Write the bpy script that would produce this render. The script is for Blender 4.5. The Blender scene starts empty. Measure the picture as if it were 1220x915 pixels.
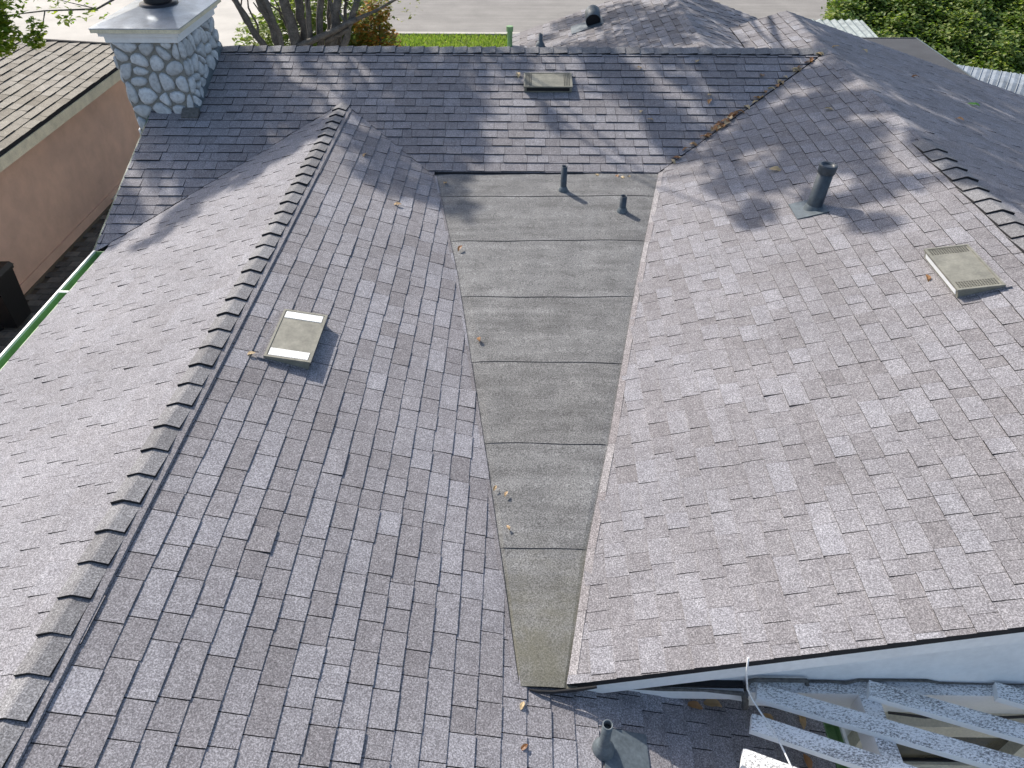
import bpy, math, random
from mathutils import Vector, Matrix

# ------------------------------------------------------------------ camera
SC = bpy.context.scene
COL = SC.collection
CAM_Z = 6.4
cd = bpy.data.cameras.new('camera'); cam = bpy.data.objects.new('camera', cd); COL.objects.link(cam)
cam.location = (0, 0, CAM_Z)
cam.rotation_euler = (math.radians(49.0), 0, math.radians(0.87))
cd.sensor_width = 36; cd.sensor_fit = 'HORIZONTAL'; cd.lens = 846 / 1220 * 36
cd.clip_start = 0.05; cd.clip_end = 600
SC.camera = cam
# ------------------------------------------------------------------ light: sun from behind and to the left
SUN_AZ, SUN_EL = math.radians(41), math.radians(41)     # azimuth from +Y towards -X
S = Vector((-math.sin(SUN_AZ) * math.cos(SUN_EL), math.cos(SUN_AZ) * math.cos(SUN_EL), math.sin(SUN_EL)))
w = bpy.data.worlds.new('World'); SC.world = w; w.use_nodes = True
nt = w.node_tree; bg = nt.nodes['Background']
sky = nt.nodes.new('ShaderNodeTexSky'); sky.sky_type = 'NISHITA'; sky.sun_disc = False
sky.sun_elevation = SUN_EL; sky.sun_rotation = -SUN_AZ
sky.air_density = 1.0; sky.dust_density = 2.2; sky.ozone_density = .7
nt.links.new(sky.outputs[0], bg.inputs[0]); bg.inputs[1].default_value = 0.145
sl = bpy.data.lights.new('sun', 'SUN'); so = bpy.data.objects.new('sun', sl); COL.objects.link(so)
sl.energy = 4.0; sl.angle = math.radians(0.55); sl.color = (1.0, 0.93, 0.84)
so.rotation_euler = S.to_track_quat('Z', 'Y').to_euler(); so.location = (-20, 25, 30)
vs = SC.view_settings
vs.view_transform = 'Standard'; vs.look = 'None'; vs.exposure = 0.50; vs.gamma = 1.0; vs.use_curve_mapping = False

R = random.Random(7)

# ------------------------------------------------------------------ materials
def mat(name):
    m = bpy.data.materials.new(name); m.use_nodes = True
    return m, m.node_tree, m.node_tree.nodes['Principled BSDF']
def N(t, typ, **k):
    n = t.nodes.new(typ)
    for a, b in k.items(): setattr(n, a, b)
    return n
def L(t, a, b): t.links.new(a, b)
def noise(t, scale, detail=4, rough=.55, vec=None, distortion=0.0):
    n = N(t, 'ShaderNodeTexNoise'); n.inputs['Scale'].default_value = scale
    n.inputs['Detail'].default_value = detail; n.inputs['Roughness'].default_value = rough
    n.inputs['Distortion'].default_value = distortion
    if vec is None:
        g = t.nodes.get('GEO') or N(t, 'ShaderNodeNewGeometry', name='GEO')
        vec = g.outputs['Position']
    L(t, vec, n.inputs['Vector']); return n.outputs['Fac']
def ramp(t, fac, stops, interp='LINEAR'):
    r = N(t, 'ShaderNodeValToRGB'); r.color_ramp.interpolation = interp
    el = r.color_ramp.elements
    while len(el) < len(stops): el.new(0.5)
    for e, (p, c) in zip(el, stops):
        e.position = p; e.color = (*c, 1) if len(c) == 3 else c
    L(t, fac, r.inputs[0]); return r.outputs[0]
def g3(v): return (v, v, v)
def mul(t, a, b, fac=1.0, mode='MULTIPLY'):
    m = N(t, 'ShaderNodeMix', data_type='RGBA', blend_type=mode)
    if isinstance(fac, float): m.inputs[0].default_value = fac
    else: L(t, fac, m.inputs[0])
    for sck, v in ((m.inputs[6], a), (m.inputs[7], b)):
        if isinstance(v, tuple): sck.default_value = (*v, 1)
        else: L(t, v, sck)
    return m.outputs[2]
def bump(t, b, h, strength=.3, dist=.01):
    n = N(t, 'ShaderNodeBump'); n.inputs['Strength'].default_value = strength; n.inputs['Distance'].default_value = dist
    L(t, h, n.inputs['Height']); L(t, n.outputs[0], b.inputs['Normal'])
def attr(t, name='tone'):
    a = N(t, 'ShaderNodeAttribute', attribute_name=name); return a.outputs['Fac']

def simple(name, col, rough=.6, metal=0.0, var=.25, vscale=6.0, fine=.15, fscale=60.0, bmp=.15):
    m, t, b = mat(name)
    c = mul(t, col, ramp(t, noise(t, vscale), [(.3, g3(1 - var)), (.7, g3(1 + var * .4))]))
    f = noise(t, fscale, 3)
    c = mul(t, c, ramp(t, f, [(.3, g3(1 - fine)), (.7, g3(1 + fine * .5))]))
    L(t, c, b.inputs['Base Color']); b.inputs['Roughness'].default_value = rough; b.inputs['Metallic'].default_value = metal
    if bmp: bump(t, b, f, bmp, .004)
    return m

def shingle_mat(name, dark, mid, light, speck=1.0):
    m, t, b = mat(name)
    c = ramp(t, attr(t), [(0.0, dark), (.45, mid), (1.0, light)])
    c = mul(t, c, ramp(t, noise(t, 1.1, 3), [(.3, g3(.9)), (.7, g3(1.08))]))
    c = mul(t, c, ramp(t, noise(t, 14, 4, .6), [(.3, (.86, .85, .86)), (.7, (1.1, 1.1, 1.1))]))
    sp = noise(t, 115, 2, .7)
    c = mul(t, c, ramp(t, sp, [(.30, g3(.50)), (.5, g3(.98)), (.68, g3(1.75))]), speck)
    sp2 = noise(t, 260, 1, .5)
    c = mul(t, c, ramp(t, sp2, [(.3, g3(.75)), (.7, g3(1.25))]), speck)
    L(t, c, b.inputs['Base Color']); b.inputs['Roughness'].default_value = .88
    b.inputs['Specular IOR Level'].default_value = .3
    bump(t, b, sp, .35, .004)
    return m

M_SH = shingle_mat('granule_shingle', (.168, .158, .160), (.217, .209, .216), (.278, .277, .296))
M_CAP = shingle_mat('cap_shingle', (.165, .163, .165), (.195, .193, .196), (.225, .224, .228))
M_NSH = shingle_mat('neighbour_shingle', (.22, .20, .165), (.28, .26, .22), (.34, .32, .28), .8)
M_EDGE = simple('shingle_underlay', (.014, .014, .016), .9)
M_WHITE = simple('white_paint', (.85, .86, .86), .5, var=.10, vscale=3, fine=.06, fscale=25)
M_GREEN = simple('green_gutter_paint', (.24, .42, .18), .5, var=.25)
M_RIM = simple('white_gutter_rim', (.85, .86, .84), .4, var=.05)
M_DGREEN = simple('dark_green_paint', (.035, .10, .06), .45, var=.3)
M_PIPE = simple('dark_vent_pipe', (.045, .06, .075), .45, var=.35, vscale=20)
M_LEAD = simple('grey_lead', (.115, .14, .155), .5, var=.3, vscale=15, bmp=.2)
M_BLACK = simple('black_plastic', (.012, .012, .013), .45, var=.2)
M_OLIVE = simple('olive_vent_metal', (.235, .228, .185), .5, metal=.0, var=.3, vscale=12)
M_GRILL_GLINT = simple('sun_glint_grille', (.85, .85, .82), .4, var=.05)  # white paints in the sun glint on one vent's louvres
M_GRILL_D = simple('dark_grille', (.14, .135, .11), .5)
M_FLUE = simple('black_flue', (.012, .012, .014), .35, var=.2)
M_CAPMETAL = simple('galvanised_cap', (.52, .57, .62), .38, metal=.55, var=.3, vscale=5, bmp=.08)
M_CREAM = simple('cream_trim', (.80, .72, .52), .55, var=.2)
M_BEIGE = simple('beige_frame', (.70, .65, .52), .5, var=.15)
M_TRUNK = simple('bark', (.16, .145, .125), .9, var=.45, vscale=9, fine=.35, fscale=40, bmp=.8)
M_CONC = simple('pale_concrete', (.44, .42, .38), .85, var=.18, vscale=.9, fine=.1)
M_SOIL = simple('garden_soil', (.12, .10, .075), .95, var=.35, vscale=1.2)
M_MORTAR = simple('mortar', (.29, .285, .26), .95, var=.3, vscale=12, bmp=.5)
M_DARKROOF = simple('dark_carport_felt', (.06, .063, .07), .85, var=.2, vscale=3)
M_ALU = simple('weathered_aluminium', (.36, .40, .43), .45, metal=.3, var=.3, vscale=7)
M_CABLE = simple('white_cable', (.8, .8, .78), .5, var=.1)
M_DEBRIS = simple('grey_sealant', (.13, .125, .115), .9, var=.4, vscale=30)

def mk_membrane():
    m, t, b = mat('mineral_felt')
    base = ramp(t, attr(t), [(0, (.135, .134, .131)), (1, (.158, .158, .156))])
    # streaks across the roll and worn patches
    g = t.nodes.get('GEO') or N(t, 'ShaderNodeNewGeometry', name='GEO')
    mp = N(t, 'ShaderNodeMapping'); mp.inputs['Scale'].default_value = (.8, 5.5, 1); L(t, g.outputs['Position'], mp.inputs['Vector'])
    c = mul(t, base, ramp(t, noise(t, 1.7, 5, .6, mp.outputs[0]), [(.3, g3(.76)), (.7, g3(1.22))]))
    c = mul(t, c, ramp(t, noise(t, 5, 5, .65), [(.3, g3(.78)), (.7, g3(1.2))]))
    sp = noise(t, 110, 2, .7)
    c = mul(t, c, ramp(t, sp, [(.3, g3(.5)), (.7, g3(1.6))]))
    # olive dirt washed to the low end of the roof
    dz = attr(t, 'dirt'); n2 = noise(t, 3.2, 5, .65)
    ad = N(t, 'ShaderNodeMath', operation='MULTIPLY'); L(t, dz, ad.inputs[0]); L(t, n2, ad.inputs[1])
    c = mul(t, c, (.125, .12, .085), ramp(t, ad.outputs[0], [(.2, g3(0)), (.62, g3(.75))]), 'MIX')
    c = mul(t, c, ramp(t, sp, [(.3, g3(.75)), (.7, g3(1.25))]))
    L(t, c, b.inputs['Base Color']); b.inputs['Roughness'].default_value = .9
    bump(t, b, sp, .3, .004)
    return m
M_FELT = mk_membrane()

def mk_stone():
    m, t, b = mat('painted_river_stone')
    c = ramp(t, attr(t), [(0, (.48, .495, .50)), (1, (.68, .695, .70))])
    n1 = noise(t, 22, 5, .65)
    c = mul(t, c, ramp(t, n1, [(.32, g3(.68)), (.55, g3(1.0)), (.75, g3(1.08))]))
    L(t, c, b.inputs['Base Color']); b.inputs['Roughness'].default_value = .7
    bump(t, b, n1, .35, .012)
    return m
M_STONE = mk_stone()

def mk_stucco():
    m, t, b = mat('salmon_stucco')
    c = mul(t, (.66, .455, .35), ramp(t, noise(t, .7, 5, .6), [(.3, (.80, .80, .82)), (.7, (1.08, 1.06, 1.04))]))
    c = mul(t, c, ramp(t, noise(t, 4, 5, .6), [(.3, g3(.9)), (.7, g3(1.06))]))
    n = noise(t, 45, 4, .6)
    L(t, c, b.inputs['Base Color']); b.inputs['Roughness'].default_value = .95; bump(t, b, n, .5, .01)
    return m
M_STUCCO = mk_stucco()

def mk_asphalt():
    m, t, b = mat('worn_street_asphalt')
    g = t.nodes.get('GEO') or N(t, 'ShaderNodeNewGeometry', name='GEO')
    mp = N(t, 'ShaderNodeMapping'); mp.inputs['Scale'].default_value = (.10, 1.8, 1); L(t, g.outputs['Position'], mp.inputs['Vector'])
    c = mul(t, (.22, .21, .195), ramp(t, noise(t, 1.2, 5, .6, mp.outputs[0]), [(.3, g3(.82)), (.7, g3(1.15))]))
    c = mul(t, c, ramp(t, noise(t, 1.1, 6, .7), [(.3, g3(.85)), (.7, g3(1.12))]))
    n = noise(t, 30, 3); c = mul(t, c, ramp(t, n, [(.3, g3(.85)), (.7, g3(1.15))]))
    L(t, c, b.inputs['Base Color']); b.inputs['Roughness'].default_value = .9
    return m
M_ROAD = mk_asphalt()

def mk_mildew():
    m, t, b = mat('mildewed_white_board')
    gm = t.nodes.get('GEO') or N(t, 'ShaderNodeNewGeometry', name='GEO'); mpp = N(t, 'ShaderNodeMapping'); mpp.inputs['Rotation'].default_value = (0, 0, .31); mpp.inputs['Scale'].default_value = (.45, 1, 1); L(t, gm.outputs['Position'], mpp.inputs['Vector'])
    sp = noise(t, 125, 2, .8, mpp.outputs[0]); bl = noise(t, 7, 4, .65, mpp.outputs[0])
    ad = N(t, 'ShaderNodeMath', operation='MULTIPLY_ADD'); L(t, bl, ad.inputs[0]); ad.inputs[1].default_value = .55; L(t, sp, ad.inputs[2])
    g = t.nodes.get('GEO') or N(t, 'ShaderNodeNewGeometry', name='GEO')
    sx = N(t, 'ShaderNodeSeparateXYZ'); L(t, g.outputs['True Normal'], sx.inputs[0])
    f = ramp(t, ad.outputs[0], [(.72, g3(0)), (.92, g3(1))])
    up = ramp(t, sx.outputs['Z'], [(.5, g3(.06)), (.8, g3(.92))])
    f = mul(t, f, up)
    c = mul(t, (.88, .885, .87), (.13, .13, .125), f, 'MIX')
    L(t, c, b.inputs['Base Color']); b.inputs['Roughness'].default_value = .7
    return m
M_MILDEW = mk_mildew()

def mk_glass():
    m, t, b = mat('window_glass')
    c = mul(t, (.10, .085, .055), ramp(t, noise(t, 2.5, 4), [(.3, g3(.6)), (.7, g3(1.4))]))
    L(t, c, b.inputs['Base Color']); b.inputs['Roughness'].default_value = .08; b.inputs['Specular IOR Level'].default_value = .6
    return m
M_GLASS = mk_glass()

def leaf_mat(name, a, c2, c3, trans=.45):
    m, t, b = mat(name)
    c = ramp(t, attr(t), [(0, a), (.5, c2), (1, c3)])
    L(t, c, b.inputs['Base Color']); b.inputs['Roughness'].default_value = .5
    tr = N(t, 'ShaderNodeBsdfTranslucent'); L(t, mul(t, c, (1.15, 1.25, .6)), tr.inputs[0])
    mx = N(t, 'ShaderNodeMixShader'); mx.inputs[0].default_value = trans
    L(t, b.outputs[0], mx.inputs[1]); L(t, tr.outputs[0], mx.inputs[2])
    L(t, mx.outputs[0], t.nodes['Material Output'].inputs[0])
    return m
M_LF_MAPLE = leaf_mat('maple_leaf', (.13, .22, .025), (.22, .31, .04), (.34, .38, .06), .55)
M_LF_MYRT = leaf_mat('myrtle_leaf', (.10, .14, .03), (.17, .20, .05), (.26, .26, .08))
M_LF_HEDGE = leaf_mat('hedge_leaf', (.07, .14, .025), (.16, .24, .045), (.34, .37, .12), .45)
M_LF_PHOT = leaf_mat('photinia_leaf', (.10, .17, .03), (.24, .26, .05), (.62, .24, .06), .45)
M_GRASS = leaf_mat('lawn_grass', (.16, .26, .045), (.25, .36, .07), (.38, .42, .14), .4)
M_LEAF_DRY = leaf_mat('dry_leaf', (.20, .085, .03), (.36, .19, .08), (.55, .42, .25), .25)
M_LEAF_GRN = leaf_mat('fresh_leaf', (.12, .3, .05), (.15, .35, .06), (.2, .4, .1), .3)
M_HCORE = simple('hedge_core', (.02, .035, .01), 1.0, var=.4)

# ------------------------------------------------------------------ building helpers
def tag(o, label=None, cat=None, group=None, kind=None):
    if label: o['label'] = label
    if cat: o['category'] = cat
    if group: o['group'] = group
    if kind: o['kind'] = kind
    return o
def empty(name, loc, rz=0):
    o = bpy.data.objects.new(name, None); COL.objects.link(o); o.location = loc; o.rotation_euler = (0, 0, rz)
    o.empty_display_size = .3
    return o
def adopt(o, parent):          # parent keeping world coordinates (roots are never rotated when this is used)
    if parent is None: return
    o.parent = parent
    p = parent; off = Vector((0, 0, 0))
    while p is not None and p.type == 'EMPTY':
        off += p.location; p = p.parent
    if parent.type == 'EMPTY': o.matrix_parent_inverse = Matrix.Translation(-off)

class MB:
    def __init__(s): s.v = []; s.f = []; s.t = []; s.x = []; s.dark = set()
    def face(s, pts, tone=.5, extra=0.0):
        i = len(s.v); s.v.extend([tuple(p) for p in pts]); s.f.append(tuple(range(i, i + len(pts)))); s.t.append(tone); s.x.append(extra)
    def quads(s, vs, fs, tone=.5):
        i = len(s.v); s.v.extend([tuple(p) for p in vs])
        for f in fs: s.f.append(tuple(i + k for k in f)); s.t.append(tone); s.x.append(0.0)
    def box(s, x0, x1, y0, y1, z0, z1, tone=.5):
        s.hexa([(x0, y0, z0), (x1, y0, z0), (x1, y1, z0), (x0, y1, z0), (x0, y0, z1), (x1, y0, z1), (x1, y1, z1), (x0, y1, z1)], tone)
    def hexa(s, p, tone=.5):
        s.quads(p, [(3, 2, 1, 0), (4, 5, 6, 7), (0, 1, 5, 4), (1, 2, 6, 5), (2, 3, 7, 6), (3, 0, 4, 7)], tone)
    def prism(s, poly, dz_top, dz_bot, tone=.5):   # poly: list of 3D points (counter-clockwise from above), extruded vertically
        n = len(poly); vs = [(p[0], p[1], p[2] + dz_top) for p in poly] + [(p[0], p[1], p[2] + dz_bot) for p in poly]
        s.quads(vs, [tuple(range(n)), tuple(range(2 * n - 1, n - 1, -1))] + [(k, n + k, n + (k + 1) % n, (k + 1) % n) for k in range(n)], tone)
    def bar(s, a, b, wd, h, tone=.5):              # plank from a to b, width wd horizontally, height h below the line
        a = Vector(a); b = Vector(b); d = (b - a).normalized(); sd = Vector((0, 0, 1)).cross(d)
        sd = (sd.normalized() if sd.length > 1e-4 else Vector((1, 0, 0))) * wd / 2; dn = d.cross(sd).normalized() * h
        if dn.z > 0: dn = -dn
        s.hexa([a - sd + dn, b - sd + dn, b + sd + dn, a + sd + dn, a - sd, b - sd, b + sd, a + sd], tone)
    def tube(s, pts, rad, seg=8, tone=.5, caps=True):
        pts = [Vector(p) for p in pts]; n = len(pts)
        if not isinstance(rad, (list, tuple)): rad = [rad] * n
        i0 = len(s.v); prev = None
        for k, p in enumerate(pts):
            d = (pts[min(k + 1, n - 1)] - pts[max(k - 1, 0)]).normalized()
            if prev is None: u = d.orthogonal().normalized()
            else: u = (prev - d * prev.dot(d)); u = u.normalized() if u.length > 1e-5 else d.orthogonal().normalized()
            prev = u; vv = d.cross(u)
            for j in range(seg):
                a = 2 * math.pi * j / seg; s.v.append(tuple(p + (u * math.cos(a) + vv * math.sin(a)) * rad[k]))
        fs = []
        for k in range(n - 1):
            for j in range(seg):
                fs.append((i0 + k * seg + j, i0 + k * seg + (j + 1) % seg, i0 + (k + 1) * seg + (j + 1) % seg, i0 + (k + 1) * seg + j))
        if caps: fs += [tuple(i0 + j for j in range(seg - 1, -1, -1)), tuple(i0 + (n - 1) * seg + j for j in range(seg))]
        for f in fs: s.f.append(f); s.t.append(tone); s.x.append(0.0)
    def lathe(s, c, prof, seg=16, tone=.5, axis=None):   # prof: (radius, height) list, open
        c = Vector(c); az = (Vector(axis) if axis else Vector((0, 0, 1))).normalized()
        ux = az.orthogonal().normalized(); uy = az.cross(ux); i0 = len(s.v)
        for r, h in prof:
            for j in range(seg):
                a = 2 * math.pi * j / seg; s.v.append(tuple(c + az * h + (ux * math.cos(a) + uy * math.sin(a)) * r))
        for k in range(len(prof) - 1):
            for j in range(seg):
                s.f.append((i0 + k * seg + j, i0 + k * seg + (j + 1) % seg, i0 + (k + 1) * seg + (j + 1) % seg, i0 + (k + 1) * seg + j)); s.t.append(tone); s.x.append(0.0)
    def mesh(s, name, m, smooth=False):
        me = bpy.data.meshes.new(name); me.from_pydata(s.v, [], s.f)
        a = me.attributes.new('tone', 'FLOAT', 'FACE'); a.data.foreach_set('value', s.t)
        if any(s.x):
            a = me.attributes.new('dirt', 'FLOAT', 'FACE'); a.data.foreach_set('value', s.x)
        me.materials.append(m)
        if s.dark:
            me.materials.append(M_EDGE)
            for k in s.dark: me.polygons[k].material_index = 1
        if smooth: me.polygons.foreach_set('use_smooth', [True] * len(s.f))
        me.update(); return me
    def build(s, name, m, parent=None, smooth=False):
        o = bpy.data.objects.new(name, s.mesh(name, m, smooth)); COL.objects.link(o); adopt(o, parent); return o
def inst(name, me, loc, parent=None, rot=None):
    o = bpy.data.objects.new(name, me); COL.objects.link(o); adopt(o, parent); o.location = loc
    if rot is not None: o.rotation_euler = rot
    return o
def box(name, m, parent, *a):
    b = MB(); b.box(*a); return b.build(name, m, parent)

def clip(poly, axis, val, keep_gt):       # clip 2D polygon against axis-aligned half-plane
    out = []
    n = len(poly)
    for i in range(n):
        p = poly[i]; q = poly[(i + 1) % n]
        ip = (p[axis] >= val) if keep_gt else (p[axis] <= val)
        iq = (q[axis] >= val) if keep_gt else (q[axis] <= val)
        if ip: out.append(p)
        if ip != iq:
            t = (val - p[axis]) / (q[axis] - p[axis]); out.append((p[0] + (q[0] - p[0]) * t, p[1] + (q[1] - p[1]) * t))
    return out
def area2(p): return sum(p[i][0] * p[(i + 1) % len(p)][1] - p[(i + 1) % len(p)][0] * p[i][1] for i in range(len(p))) / 2

FW = cam.rotation_euler.to_matrix()
def screen(p):      # only used to find which repeats show largest in the picture
    d = FW.transposed() @ (Vector(p) - cam.location)
    if d.z > -.1: return None
    return (610 + 846 * d.x / -d.z, 457.5 - 846 * d.y / -d.z)
def scr_area(pts):
    q = [screen(p) for p in pts]
    if None in q: return 0
    cx = sum(a[0] for a in q) / len(q); cy = sum(a[1] for a in q) / len(q)
    if not (0 < cx < 1220 and 0 < cy < 915): return 0
    return abs(area2(q))

# ------------------------------------------------------------------ the setting
def sheet(name, m, x0, x1, y0, y1, z, nx=1, ny=1):
    b = MB(); b.face([(x0, y0, z), (x1, y0, z), (x1, y1, z), (x0, y1, z)]); return tag(b.build(name, m), kind='structure')
sheet('ground', M_SOIL, -250, 250, -150, 400, -.02)
sheet('street', M_ROAD, -120, 120, 24.05, 29.0, .0)
def kerb(y0, y1, name):
    b = MB(); b.box(-120, 120, y0, y1, -.02, .12); return tag(b.build(name, M_CONC), kind='structure')
kerb(23.85, 24.05, 'kerb_near'); kerb(29.0, 29.2, 'kerb_far')
sheet('driveway', M_CONC, -30, -5.9, 12.5, 30, .13)
sheet('front_lawn', M_SOIL, -6.2, 40, 14.5, 23.85, .05)
sheet('far_verge', M_SOIL, -60, 60, 29.2, 60, .06)
sheet('patio', M_CONC, 1.0, 12, -6, 2.05, .02)
sheet('side_yard', M_SOIL, -7.9, -4.2, -4, 14, .0)

def blades(b, x0, x1, y0, y1, z, n, h):
    for _ in range(n):
        x = R.uniform(x0, x1); y = R.uniform(y0, y1); a = R.uniform(0, 6.28); hh = h * R.uniform(.5, 1.2); wd = .025
        lx, ly = R.uniform(-.6, .6) * hh, R.uniform(-.6, .6) * hh; dx, dy = math.cos(a) * wd, math.sin(a) * wd
        b.face([(x - dx, y - dy, z), (x + dx, y + dy, z), (x + lx, y + ly, z + hh)], R.random())
b = MB(); blades(b, -6.2, 1.5, 20.5, 23.85, .05, 16000, .10)
tag(b.build('lawn_grass', M_GRASS), 'bright green lawn grass strip along the street kerb', 'grass', kind='stuff')
b = MB(); blades(b, -6, 8, 29.25, 31, .06, 6000, .12)
tag(b.build('verge_grass', M_GRASS), 'sunlit green grass on the far side of the street', 'grass', kind='stuff')

# ------------------------------------------------------------------ main house roof planes
RY, RZ, LZ, LX, RX, m3, mr = 10.05, 3.57, 3.222, -2.25, 4.03, 1 / 3, .30
zM = lambda x, y: RZ - m3 * (RY - y)
zLL = lambda x, y: LZ + m3 * (x - LX)
zLR = lambda x, y: LZ - m3 * (x - LX)
zRL = lambda x, y: RZ - mr * (RX - x)
zRR = lambda x, y: RZ - mr * (x - RX)
zA = lambda x, y: RZ - m3 * (2.44 - x)
zB = lambda x, y: RZ - m3 * (x - 2.44)
zBack = lambda x, y: RZ - m3 * (y - RY)

house = empty('house', (0, 5, 0))
tag(house, 'single storey house with grey shingle roof, two wings and a felt valley between them', 'house')

FLAT_L = [(-1.0, 7.80), (-.616, 5.85), (-.281, 3.80), (-.093, 2.59), (.004, 1.925)]
FLAT_R = [(1.585, 7.85), (1.091, 5.712), (.667, 3.731), (.456, 2.828), (.287, 1.935)]
EXPO = .143
all_tabs = []      # (area, slope object, mesh builder data)

def slope(name, poly, zf, up, label, expo=EXPO, deck_poly=None, mtl=M_SH, root=None, wmin=.10, wmax=.26, hb=.0085, rank=True, seed=1, drop=.05, anchor=None, tc=.5, ts=1.0, lam=.0065, gap=.003):
    """a roof plane: deck slab plus courses of single shingle tabs; up = horizontal uphill direction"""
    rr = random.Random(seed); root = root or house
    dk = MB(); P = [(x, y, zf(x, y)) for x, y in (deck_poly or poly)]
    if area2([(p[0], p[1]) for p in P]) < 0: P.reverse()
    dk.prism(P, -.004, -drop); so_ = dk.build('roof_slope', M_EDGE, root); so_['label'] = label
    u = Vector((up[0], up[1], 0)); g = zf(up[0], up[1]) - zf(0, 0); s = Vector((up[0], up[1], g)).normalized()
    e = Vector((up[1], -up[0], 0)); n = e.cross(s); O = Vector((0, 0, zf(0, 0)))
    k = math.sqrt(1 + g * g)
    reg = [(Vector((x, y, 0)).dot(e), Vector((x, y, 0)).dot(u) * k) for x, y in poly]
    a0 = min(p[0] for p in reg); a1 = max(p[0] for p in reg); b0 = min(p[1] for p in reg); b1 = max(p[1] for p in reg)
    tabs = []; bb = b0 if anchor is None else b0 - ((b0 - anchor) % expo)
    while bb < b1:
        strip = clip(clip(reg, 1, bb, True), 1, bb + expo + .012, False)
        if len(strip) >= 3:
            sa0 = min(p[0] for p in strip); sa1 = max(p[0] for p in strip)
            a = a0 - rr.uniform(0, .3); hi = rr.random() < .5; tone = rr.random()
            while a < sa1:
                wd = rr.uniform(wmin, wmax) if hi else rr.uniform(wmin * .9, wmax * .8)
                if a + wd > sa0:
                    jb = rr.uniform(-.003, .003); sk = rr.uniform(-.0025, .0025)
                    q = clip(clip(strip, 0, a, True), 0, a + wd - gap, False)
                    if len(q) >= 3 and abs(area2(q)) > 2e-4:
                        if area2(q) < 0: q = q[::-1]
                        H = (hb + lam * .7 if hi else hb - lam * .3) + rr.uniform(-.0012, .0012)
                        if rr.random() < .02: H += .005
                        top = []; bot = []
                        for (pa, pb) in q:
                            f = (pb - bb) / expo; hh = H * (1 - f) + .0012
                            pb2 = pb + (jb + sk * (pa - a) / wd) * (1 - f)
                            base = O + e * pa + s * pb2
                            top.append(base + n * hh); bot.append(base - n * .003)
                        # each tab has its own granule blend; blends run on for a few tabs
                        tt = min(1, max(0, tone * .75 + rr.uniform(0, .25) + (.06 if hi else -.08)))
                        tabs.append((top, bot, min(1, max(0, tc + (tt - .5) * ts))))
                if rr.random() < .75: tone = rr.choice((rr.uniform(0, .35), rr.uniform(.25, .7), rr.uniform(.55, 1)))
                a += wd; hi = not hi if rr.random() < .85 else hi
        bb += expo
    for tb in tabs: all_tabs.append((scr_area(tb[0]) if rank else 0, so_, tb, mtl, root))
    return so_
def add_tab(b, tb):
    top, bot, tone = tb; n = len(top)
    i = len(b.f); b.quads(top + bot, [tuple(range(n))] + [(k, n + k, n + (k + 1) % n, (k + 1) % n) for k in range(n)], tone)
    b.dark.update(range(i + 1, i + 1 + n))
def flush_tabs(limit=300):
    per = {}
    for rec in all_tabs: per.setdefault(rec[4].name, []).append(rec)
    for rn, recs in per.items():
        recs.sort(key=lambda r: -r[0]); rest = {}
        for i, (ar, so_, tb, mtl, root) in enumerate(recs):
            if i < limit and ar > 30:
                b = MB(); add_tab(b, tb); o = b.build('shingle', mtl, so_)
            else: rest.setdefault(so_.name, (so_, mtl, []))[2].append(tb)
        for so_, mtl, tl in rest.values():
            b = MB()
            for tb in tl: add_tab(b, tb)
            tag(b.build('shingle_field', mtl, so_), kind='stuff')

polyM = [(-4.62, 10.05), (-4.62, 6.64), (-2.25, 9.0), (-1.02, 7.78), (-1.02, 7.85), (1.57, 7.85), (4.02, 10.05)]
polyLL = [(-2.25, -1.0), (-2.25, 8.98), (-4.46, 6.77), (-4.46, -1.0)]
polyLR = [(-2.25, -1.0), (1.93, -1.0), (1.93, 2.08), (.012, 2.08)] + FLAT_L[::-1] + [(-2.25, 8.98)]
polyRL = FLAT_R + [(4.03, 1.935), (4.03, 10.03)]
polyRLb = [(3.21, 10.80), (4.03, 10.06), (4.03, 12.05), (3.21, 12.05)]
polyRR = [(4.03, 1.935), (8.7, 1.935), (8.7, 12.05), (4.03, 12.05)]
polyA = [(2.44, 10.05), (2.44, 14.0), (-.2, 14.0), (-.2, 12.69)]
polyB = [(2.44, 10.05), (3.19, 10.8), (3.19, 12.05), (4.43, 12.05), (4.43, 14.0), (2.44, 14.0)]
slope('main', polyM, zM, (0, 1), 'back slope below the main ridge, half in tree shade', seed=11, wmin=.12, wmax=.32, hb=.0075, ts=.6, tc=.5, lam=.006, gap=.004)
slope('ll', polyLL, zLL, (1, 0), 'bright outer slope of the wing with the green gutter', seed=12, ts=.25, tc=.72, hb=.005, lam=.005)
slope('lr', polyLR, zLR, (-1, 0), 'inner slope of the wing beside the felt strip, square vent on it', seed=13, hb=.0072, wmin=.14, wmax=.30, ts=.72, tc=.56, lam=.003, gap=.0055, anchor=(2.25 * math.sqrt(1 + m3 * m3) - .136))
slope('rl', polyRL, zRL, (1, 0), 'wide slope of the other wing carrying a fat vent pipe', seed=14, hb=.0055, ts=.65, tc=.52, lam=.005, gap=.0035)
slope('rlb', polyRLb, zRL, (1, 0), 'small slope behind the main ridge', seed=15)
slope('rr', polyRR, zRR, (-1, 0), 'far outer slope facing the hedge', seed=16, ts=.5, lam=.002, gap=.002, hb=.005)
slope('a', polyA, zA, (1, 0), 'street side slope with a hooded vent', seed=17)
slope('b', polyB, zB, (-1, 0), 'narrow street side slope next to the hidden valley', seed=18)
# rear slope of the main ridge, turned away from view
b = MB(); P = [(x, y, zBack(x, y)) for x, y in [(-4.62, 10.05), (2.4, 10.05), (-.2, 12.68), (-4.62, 12.68)]]; b.prism(P, 0, -.05)
b.build('rear_slope', M_SH, house)

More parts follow.
